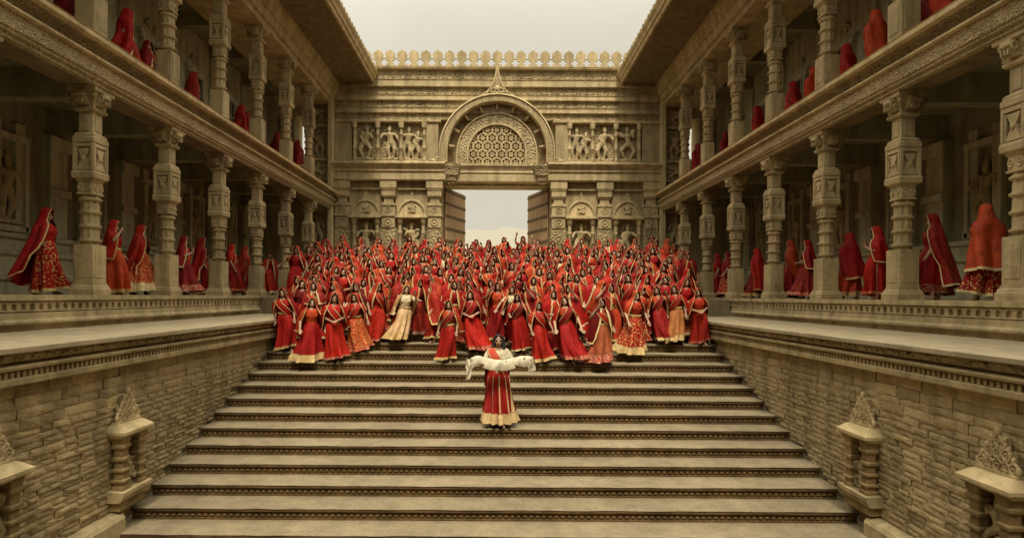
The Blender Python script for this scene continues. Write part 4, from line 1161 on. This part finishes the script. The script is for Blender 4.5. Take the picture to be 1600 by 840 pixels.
REDS = [(.33, .007, .0035), (.26, .005, .003), (.38, .011, .004), (.20, .004, .003), (.39, .030, .007), (.33, .009, .004), (.13, .004, .003), (.40, .046, .010), (.29, .006, .005)]
RED_NAME = ['red', 'crimson', 'bright red', 'deep red', 'vermilion', 'red', 'maroon', 'orange red', 'crimson']
GOLDS = [(.44, .27, .085), (.50, .34, .13), (.58, .45, .22), (.36, .19, .05)]
SKINS = [(.47, .29, .175), (.41, .24, .14), (.53, .34, .21), (.35, .20, .115)]
def jitc(c, r, k=.12): q = 1 + r.uniform(-k, k); return tuple(min(.9, x * q) for x in c)
def person(loc, rz, seed, label, group=None, scale=None, body=None, veil=None, skirt=None, cols=None, mats=None, sash=None, stripes=False):
    r = random.Random(seed)
    sc = scale or r.uniform(.86, .97)
    tl = Matrix.Rotation(math.radians(r.uniform(0, 8) if loc[2] < -.05 and veil != 7 else r.uniform(0, 2)), 4, 'X') @ Matrix.Rotation(math.radians(r.uniform(-6, 6) if loc[2] < -.05 and veil != 7 else 0), 4, 'Y')
    root = empty('person', loc, label, 'person', group, rz=rz, scale=sc, tilt=tl)
    w = WM[root]
    bi = body if body is not None else (7 if veil in (5, 6) else r.choice((0, 7)) if veil in (2, 8) else r.randrange(7))
    bm, bl, _ = BODY[bi]
    vi = veil if veil is not None else r.choice((0, 1, 9, 1, 2, 3, 4, 8))
    si = skirt if skirt is not None else r.randrange(6)
    c = cols or {}
    k = r.randrange(len(REDS))
    g = jitc(c.get('gold', r.choice(GOLDS)), r)
    cm = r.choice(('cloth', 'cloth', 'cloth_print'))
    put('body', bm, root, w, color=r.choice(SKINS))
    put('blouse', bl, root, w, color=jitc(c.get('blouse', r.choice(REDS)), r))
    s = put('skirt', SKM[si][0][(mats or {}).get('skirt', r.choice(('cloth', 'cloth', 'cloth_print', 'cloth_print', 'cloth_rich')))], root, w, color=jitc(c.get('skirt', r.choice(REDS[:6] + REDS[8:])), r))
    put('hem_border', SKM[si][1], s, w, color=g if (cols and 'gold' in cols) or r.random() < .55 else jitc(r.choice(REDS), r))
    if stripes: put('gold_stripes', SKM[si][2], s, w, color=g)
    if vi >= 0:
        v = put('veil', VL[vi][0][(mats or {}).get('veil', cm)], root, w, color=jitc(c.get('veil', REDS[k]), r))
        put('veil_border', VL[vi][1], v, w, color=jitc(g, r))
    if (sash if sash is not None else r.random() < .45) and vi not in (5, 6):
        q = r.randrange(2)
        a = put('sash', SA[q][0][r.choice(('cloth', 'cloth_print'))], root, w, color=jitc(c.get('sash', r.choice(REDS)), r))
        put('sash_border', SA[q][1], a, w, color=jitc(r.choice(GOLDS[1:3]), r))
    if r.random() < .4: put('belt', BELT, root, w, color=g)
    return root

# the leader with the white cloth, alone on the lower steps
LY = nose_y(5) + .22
LX, LZ = .05, tread_z(5)
BODY.append((body_mesh(7, .10, 0, .010), blouse_mesh(7), 7))   # index 8
BODY += [(body_mesh(9, .16, .2), blouse_mesh(9), 9), (body_mesh(10, .16, -.15), blouse_mesh(10), 10), (body_mesh(3, .18, .35), blouse_mesh(3), 3)]
LEAD = person((LX, LY, LZ), math.radians(2), 901, 'person alone on the lower steps in maroon skirt with wide gold hem', None, 1.07, body=8, veil=7, skirt=6,
       cols={'blouse': (.46, .40, .27), 'skirt': (.30, .012, .008), 'veil': (.22, .006, .006), 'gold': (.55, .39, .18), 'sash': (.45, .06, .03)}, mats={'skirt': 'cloth', 'veil': 'cloth'}, sash=True, stripes=True)
hb = MB()
hb.ell((0, .035, 1.525), (.088, .085, .092), 14, 10); hb.ell((0, .06, 1.46), (.08, .06, .09), 12, 8)
for sg in (-1, 1): hb.tube([(sg * .02, -.055, 1.598), (sg * .06, -.035, 1.575), (sg * .083, 0, 1.51), (sg * .088, .005, 1.42), (sg * .10, -.03, 1.32), (sg * .11, -.06, 1.22)], [.018, .024, .03, .034, .034, .016], 8)
hb.tube([(0, .08, 1.45), (0, .11, 1.3), (.01, .13, 1.1)], [.06, .06, .03], 8)
put('hair', remesh(hb, 'hair', 'hair', .012, 2), LEAD, WM[LEAD])
def scarf():
    rows = []
    n, mth = 44, 12
    for i in range(n + 1):
        u = i / n
        x = -.52 + 1.08 * u
        arm = math.exp(-((x + .33) / .10) ** 2) + math.exp(-((x - .35) / .12) ** 2)
        sag = -.065 * math.sin(math.pi * min(max((x + .33) / .68, 0), 1))
        endl = max(0, (-.40 - x) / .18); endr = max(0, (x - .42) / .22)
        zt = 1.33 + sag - .10 * endl + .05 * endr * (1 - endr) * 4 * .4 - .06 * endr
        hang = .17 + .012 * math.sin(9 * u) + .03 * math.exp(-((x - .02) / .2) ** 2)
        row = []
        for j in range(mth + 1):
            v = j / mth
            # over the forearms: back flap, crest, front fall
            if v < .35: t = v / .35; p = (x, -.33 - .09 * t, zt - .03 * (1 - t) - .05)
            else:
                t = (v - .35) / .65
                p = (x + .008 * math.sin(7 * t + x * 5), -.42 - .02 * math.sin(t * 3.1) - .012 * math.sin(17 * u + 2 * t) * t - .006 * math.sin(41 * u + 3 * t), zt - .05 - hang * t - .008 * math.sin(23 * u) * t)
            row.append(p)
        rows.append(row)
    mb = MB().loft(rows, False, False, closed=False)
    # loose ends: a long loop on one side, a bunched knot on the other
    def tail(x0, z0, dx, ln, w, seed):
        rr = random.Random(seed); rs = []
        for i in range(12):
            t = i / 11
            rs.append([(x0 + dx * t + w * q * (1 - .3 * t) + .02 * math.sin(6 * t + q * 3), -.43 - .03 * math.sin(4 * t + q * 4), z0 - ln * t + .015 * q) for q in (-1, -.6, -.2, .2, .6, 1)])
        mb.loft(rs, False, False, closed=False)
    tail(-.49, 1.22, -.04, .34, .045, 1); tail(-.51, 1.23, .02, .20, .04, 2); tail(.53, 1.26, .03, .24, .05, 3); tail(.50, 1.22, .01, .20, .04, 4)
    m = mb.mesh('scarf', 'scarf', 60)
    put('scarf', m, None, T(LX, LY, LZ) @ RZ(math.radians(2)) @ Matrix.Scale(1.07, 4), 'long white embroidered cloth held across both forearms of the lone leader', 'scarf', color=(.74, .68, .50))
scarf()

# the crowd coming down behind the leader
ORD = ['first', 'second', 'third', 'fourth', 'fifth', 'sixth', 'seventh', 'eighth', 'ninth', 'tenth', 'eleventh', 'twelfth', 'thirteenth', 'fourteenth', 'fifteenth', 'sixteenth', 'seventeenth', 'eighteenth', 'nineteenth', 'twentieth', 'twenty-first', 'twenty-second', 'twenty-third', 'twenty-fourth', 'twenty-fifth', 'twenty-sixth', 'twenty-seventh', 'twenty-eighth']
GRP = 'crowd in red saris on the stairs'
CREAM = (.62, .52, .32)
# nearest people, placed one by one: (px in photo, step, body, veil, skirt, colours, materials, label)
FRONT = [
    (452, 11, 0, 0, 4, dict(blouse=REDS[0], skirt=REDS[0], veil=REDS[1], sash=REDS[0]), 'cloth', 'person in plain red sari at the left end of the front row'),
    (487, 10, 5, 1, 1, dict(blouse=REDS[7], skirt=REDS[1], veil=REDS[4]), 'cloth', 'person in orange blouse and wide red skirt with broad gold hem, front row left'),
    (521, 10, 1, 0, 2, dict(blouse=REDS[2], skirt=REDS[2], veil=REDS[0]), 'cloth', 'person in bright red with hands clasped, third from left in front row'),
    (561, 11, 3, 1, 0, dict(blouse=REDS[5], skirt=REDS[7], veil=REDS[2]), 'cloth_rich', 'person in gold-brocaded red skirt left of the cream dressed one'),
    (629, 12, 6, 1, 5, dict(blouse=CREAM, skirt=(.55, .36, .20), veil=(.50, .25, .10), sash=CREAM), 'cloth_rich', 'person in cream and gold sari amid the red front rows'),
    (700, 10, 0, 0, 4, dict(blouse=REDS[7], skirt=REDS[5], veil=REDS[4]), 'cloth', 'person in orange red blouse and narrow red skirt left of the leader'),
    (740, 11, 1, 1, 3, dict(blouse=REDS[3], skirt=REDS[2], veil=REDS[3]), 'cloth', 'person in dark red top and bright skirt just behind white cloth, left'),
    (776, 12, 2, 0, 4, dict(blouse=REDS[7], skirt=REDS[3], veil=REDS[7]), 'cloth', 'person in orange red raising a hand to the veil behind the leader'),
    (813, 11, 3, 1, 2, dict(blouse=REDS[2], skirt=REDS[0], veil=REDS[0]), 'cloth', 'person in bright red with gold trimmed sash right behind the white cloth'),
    (846, 10, 5, 0, 0, dict(blouse=REDS[0], skirt=REDS[2], veil=REDS[5]), 'cloth', 'person in red lifting skirt at the right end of the white cloth'),
    (868, 11, 1, 4, 4, dict(blouse=REDS[4], skirt=REDS[1], veil=REDS[0]), 'cloth_print', 'person in vermilion top between two front row people right of the cloth'),
    (890, 10, 5, 1, 3, dict(blouse=REDS[7], skirt=REDS[8], veil=REDS[0]), 'cloth', 'person in orange blouse and swinging crimson skirt with thin gold hem'),
    (945, 10, 2, 3, 5, dict(blouse=REDS[3], skirt=(.28, .07, .025), veil=REDS[6]), 'cloth', 'person in maroon veil with brown gold skirt, lowest at the right'),
    (988, 11, 5, 0, 1, dict(blouse=REDS[4], skirt=REDS[0], veil=REDS[7]), 'cloth_rich', 'person in wide brocaded skirt right of the maroon veiled one'),
    (1035, 12, 6, 1, 3, dict(blouse=REDS[7], skirt=REDS[1], veil=REDS[7]), 'cloth', 'person in orange top and crimson gold hemmed skirt, right front'),
    (1062, 12, 0, 0, 5, dict(blouse=REDS[2], skirt=(.40, .15, .045), veil=REDS[0]), 'cloth', 'person in bright red top and golden skirt second from right end'),
    (1096, 12, 1, 1, 4, dict(blouse=REDS[4], skirt=REDS[0], veil=REDS[4]), 'cloth_print', 'person in vermilion tunic and red skirt at right end of front row'),
]
used = {}
for i, (px, n, bd, ve, sk, cols, mt, lab) in enumerate(FRONT):
    y = nose_y(n) + .20
    x = (px - 775) * y / F_PX
    used.setdefault(n, []).append(x)
    person((x, y, tread_z(n)), math.radians(R.uniform(-22, 22)), 300 + i, lab, GRP, None, bd, ve, sk, cols, {'skirt': mt}, sash=(i % 3 != 1))
cr = random.Random(77)
rows = []
for n in (12, 13, 14, 15, 16, 17, 18): rows.append((nose_y(n) + .2, tread_z(n), 5.1, .475))
for y in (17.85, 18.4, 19.0): rows.append((y, LAND_Z, 6.4, .63))
for i, y in enumerate((19.82, 20.32, 20.82, 21.35)): rows.append((y, LAND_Z + RISE * (i + 1), 6.5, .58))
sid = 1000
for ri, (y, z, hw, sp) in enumerate(rows):
    xs_ = []
    x = -hw + cr.uniform(0, sp * .6)
    while x < hw:
        ok = not (ri == 0 and any(abs(x - q) < .45 for q in used.get(12, [])))
        if ok: xs_.append(x)
        x += sp * cr.uniform(.82, 1.25)
    for k, xx in enumerate(xs_):
        sid += 1
        rr = random.Random(sid); vc = rr.randrange(len(REDS))
        lab = 'person in %s veil, %s crowd row behind foremost, %s from left' % (RED_NAME[vc], ORD[ri], ORD[k])
        cols = {'veil': REDS[vc]}
        if rr.random() < .10: cols['blouse'] = rr.choice((CREAM, (.32, .03, .06), (.45, .22, .07), (.45, .22, .07)))
        person((xx, y + cr.uniform(-.12, .12), z), math.radians(cr.gauss(0, 32)), sid, lab, GRP, None, rr.choice((0, 1, 2, 3, 4, 5, 6, 9, 10, 11)), rr.choice((0, 1, 3, 4, 2, 3, 4, 8, 9)), rr.choice((0, 2, 3, 4, 4, 2)), cols)

# people walking in the galleries
PH = math.radians
def gal(px, z, rz, seed, lab, veil, dx=8.2, cols=None, sc=None, skirt=None, grp='people in red walking the galleries'):
    s = 1 if px > 775 else -1
    y = F_PX * dx / abs(px - 775)
    person((s * dx, y, z), PH(rz), seed, lab, grp, sc or random.Random(seed).uniform(.93, 1.0), None, veil, skirt, cols)
L1 = [(70, 105, 8, 'deep red long veil walking left of the nearest lower left column', dict(veil=REDS[1], skirt=REDS[0])),
      (175, 115, 0, 'orange red skirt just behind the nearest lower left column', dict(veil=REDS[0], skirt=REDS[7])),
      (217, 120, 2, 'red veil and orange skirt walking between first two lower left columns', dict(veil=REDS[0], skirt=REDS[7])),
      (287, 110, 1, 'dark red against the far side of second lower left column', dict(veil=REDS[3], skirt=REDS[3])),
      (313, 120, 8, 'crimson veil just left of the third lower left column', dict(veil=REDS[1])),
      (361, 115, 9, 'bright red veil just right of the third lower left column', dict(veil=REDS[2])),
      (381, 130, 2, 'vermilion veil left of the fourth lower left column', dict(veil=REDS[4])),
      (421, 30, 3, 'bright red wrap between fourth and fifth lower left columns', dict(veil=REDS[2], skirt=REDS[2])),
      (461, 150, 5, 'dark cloak in the shade right of the fifth lower left column', dict(veil=REDS[3]))]
for i, (px, rz, ve, lab, c) in enumerate(L1): gal(px, FLOOR1, rz, 2000 + i, 'person in ' + lab, ve, cols=c)
R1 = [(1122, 235, 1, 'bright red veil between the fifth and sixth lower right columns', dict(veil=REDS[2])),
      (1138, 250, 3, 'deep red printed wrap against far side of fifth lower right column', dict(veil=REDS[3])),
      (1183, 215, 2, 'red veil midway between fourth and fifth lower right columns', dict(veil=REDS[0])),
      (1237, 230, 8, 'orange red veil right of the fourth lower right column', dict(veil=REDS[7])),
      (1262, 240, 0, 'crimson veil left of the third lower right column', dict(veil=REDS[1])),
      (1328, 190, 6, 'slim crimson cloak just right of the third lower right column', dict(veil=REDS[1])),
      (1371, 235, 1, 'red veil and full skirt left of the second lower right column', dict(veil=REDS[0], skirt=REDS[0])),
      (1460, 240, 2, 'dark red veil with gold edge right of the second lower right column', dict(veil=REDS[3])),
      (1543, 165, 5, 'rust orange cloak leaning beside the nearest lower right column', dict(veil=(.42, .055, .014)))]
for i, (px, rz, ve, lab, c) in enumerate(R1): gal(px, FLOOR1, rz, 2100 + i, 'person in ' + lab, ve, cols=c)
U = [(105, 150, 5, 'maroon cloak at the top left corner of the upper gallery', dict(veil=REDS[6])),
     (192, 120, 6, 'bright red cloak, largest figure of the upper left gallery', dict(veil=REDS[0])),
     (228, 100, 3, 'red wrap beside the largest figure of the upper left gallery', dict(veil=REDS[1])),
     (298, 140, 5, 'red cloak seen left of the second upper left column', dict(veil=REDS[2])),
     (372, 130, 6, 'bright red cloak left of the third upper left column', dict(veil=REDS[2])),
     (384, 150, 3, 'crimson wrap against the third upper left column', dict(veil=REDS[1])),
     (430, 150, 5, 'deep red cloak before the bright slit window, upper left', dict(veil=REDS[3])),
     (462, 160, 6, 'dark red cloak before the bright window at the far end, upper left', dict(veil=REDS[3])),
     (1089, 200, 6, 'dark red cloak before the bright window at the far end, upper right', dict(veil=REDS[3])),
     (1132, 190, 5, 'deep red cloak between sixth and fifth upper right columns', dict(veil=REDS[3])),
     (1184, 230, 6, 'red cloak between fifth and fourth upper right columns', dict(veil=REDS[0])),
     (1239, 220, 5, 'red cloak right of the fourth upper right column', dict(veil=REDS[0])),
     (1271, 200, 3, 'vermilion wrap left of the third upper right column', dict(veil=REDS[4])),
     (1322, 210, 5, 'red cloak just right of the third upper right column', dict(veil=REDS[2])),
     (1369, 190, 6, 'orange cloak left of the second upper right column', dict(veil=REDS[7])),
     (1450, 200, 5, 'maroon cloak at the top right corner of the upper gallery', dict(veil=REDS[3])),
     (1475, 170, 6, 'orange red cloak outermost at top right of the upper gallery', dict(veil=REDS[4]))]
UDX = {105: 8.2, 192: 8.15, 462: 8.05, 1089: 8.05, 1369: 8.2, 1450: 8.2, 1475: 8.2}
for i, (px, rz, ve, lab, c) in enumerate(U): gal(px, FLOOR2 + .002, rz, 2200 + i, 'person in ' + lab, ve, dx=UDX.get(px, 8.5), cols=c)
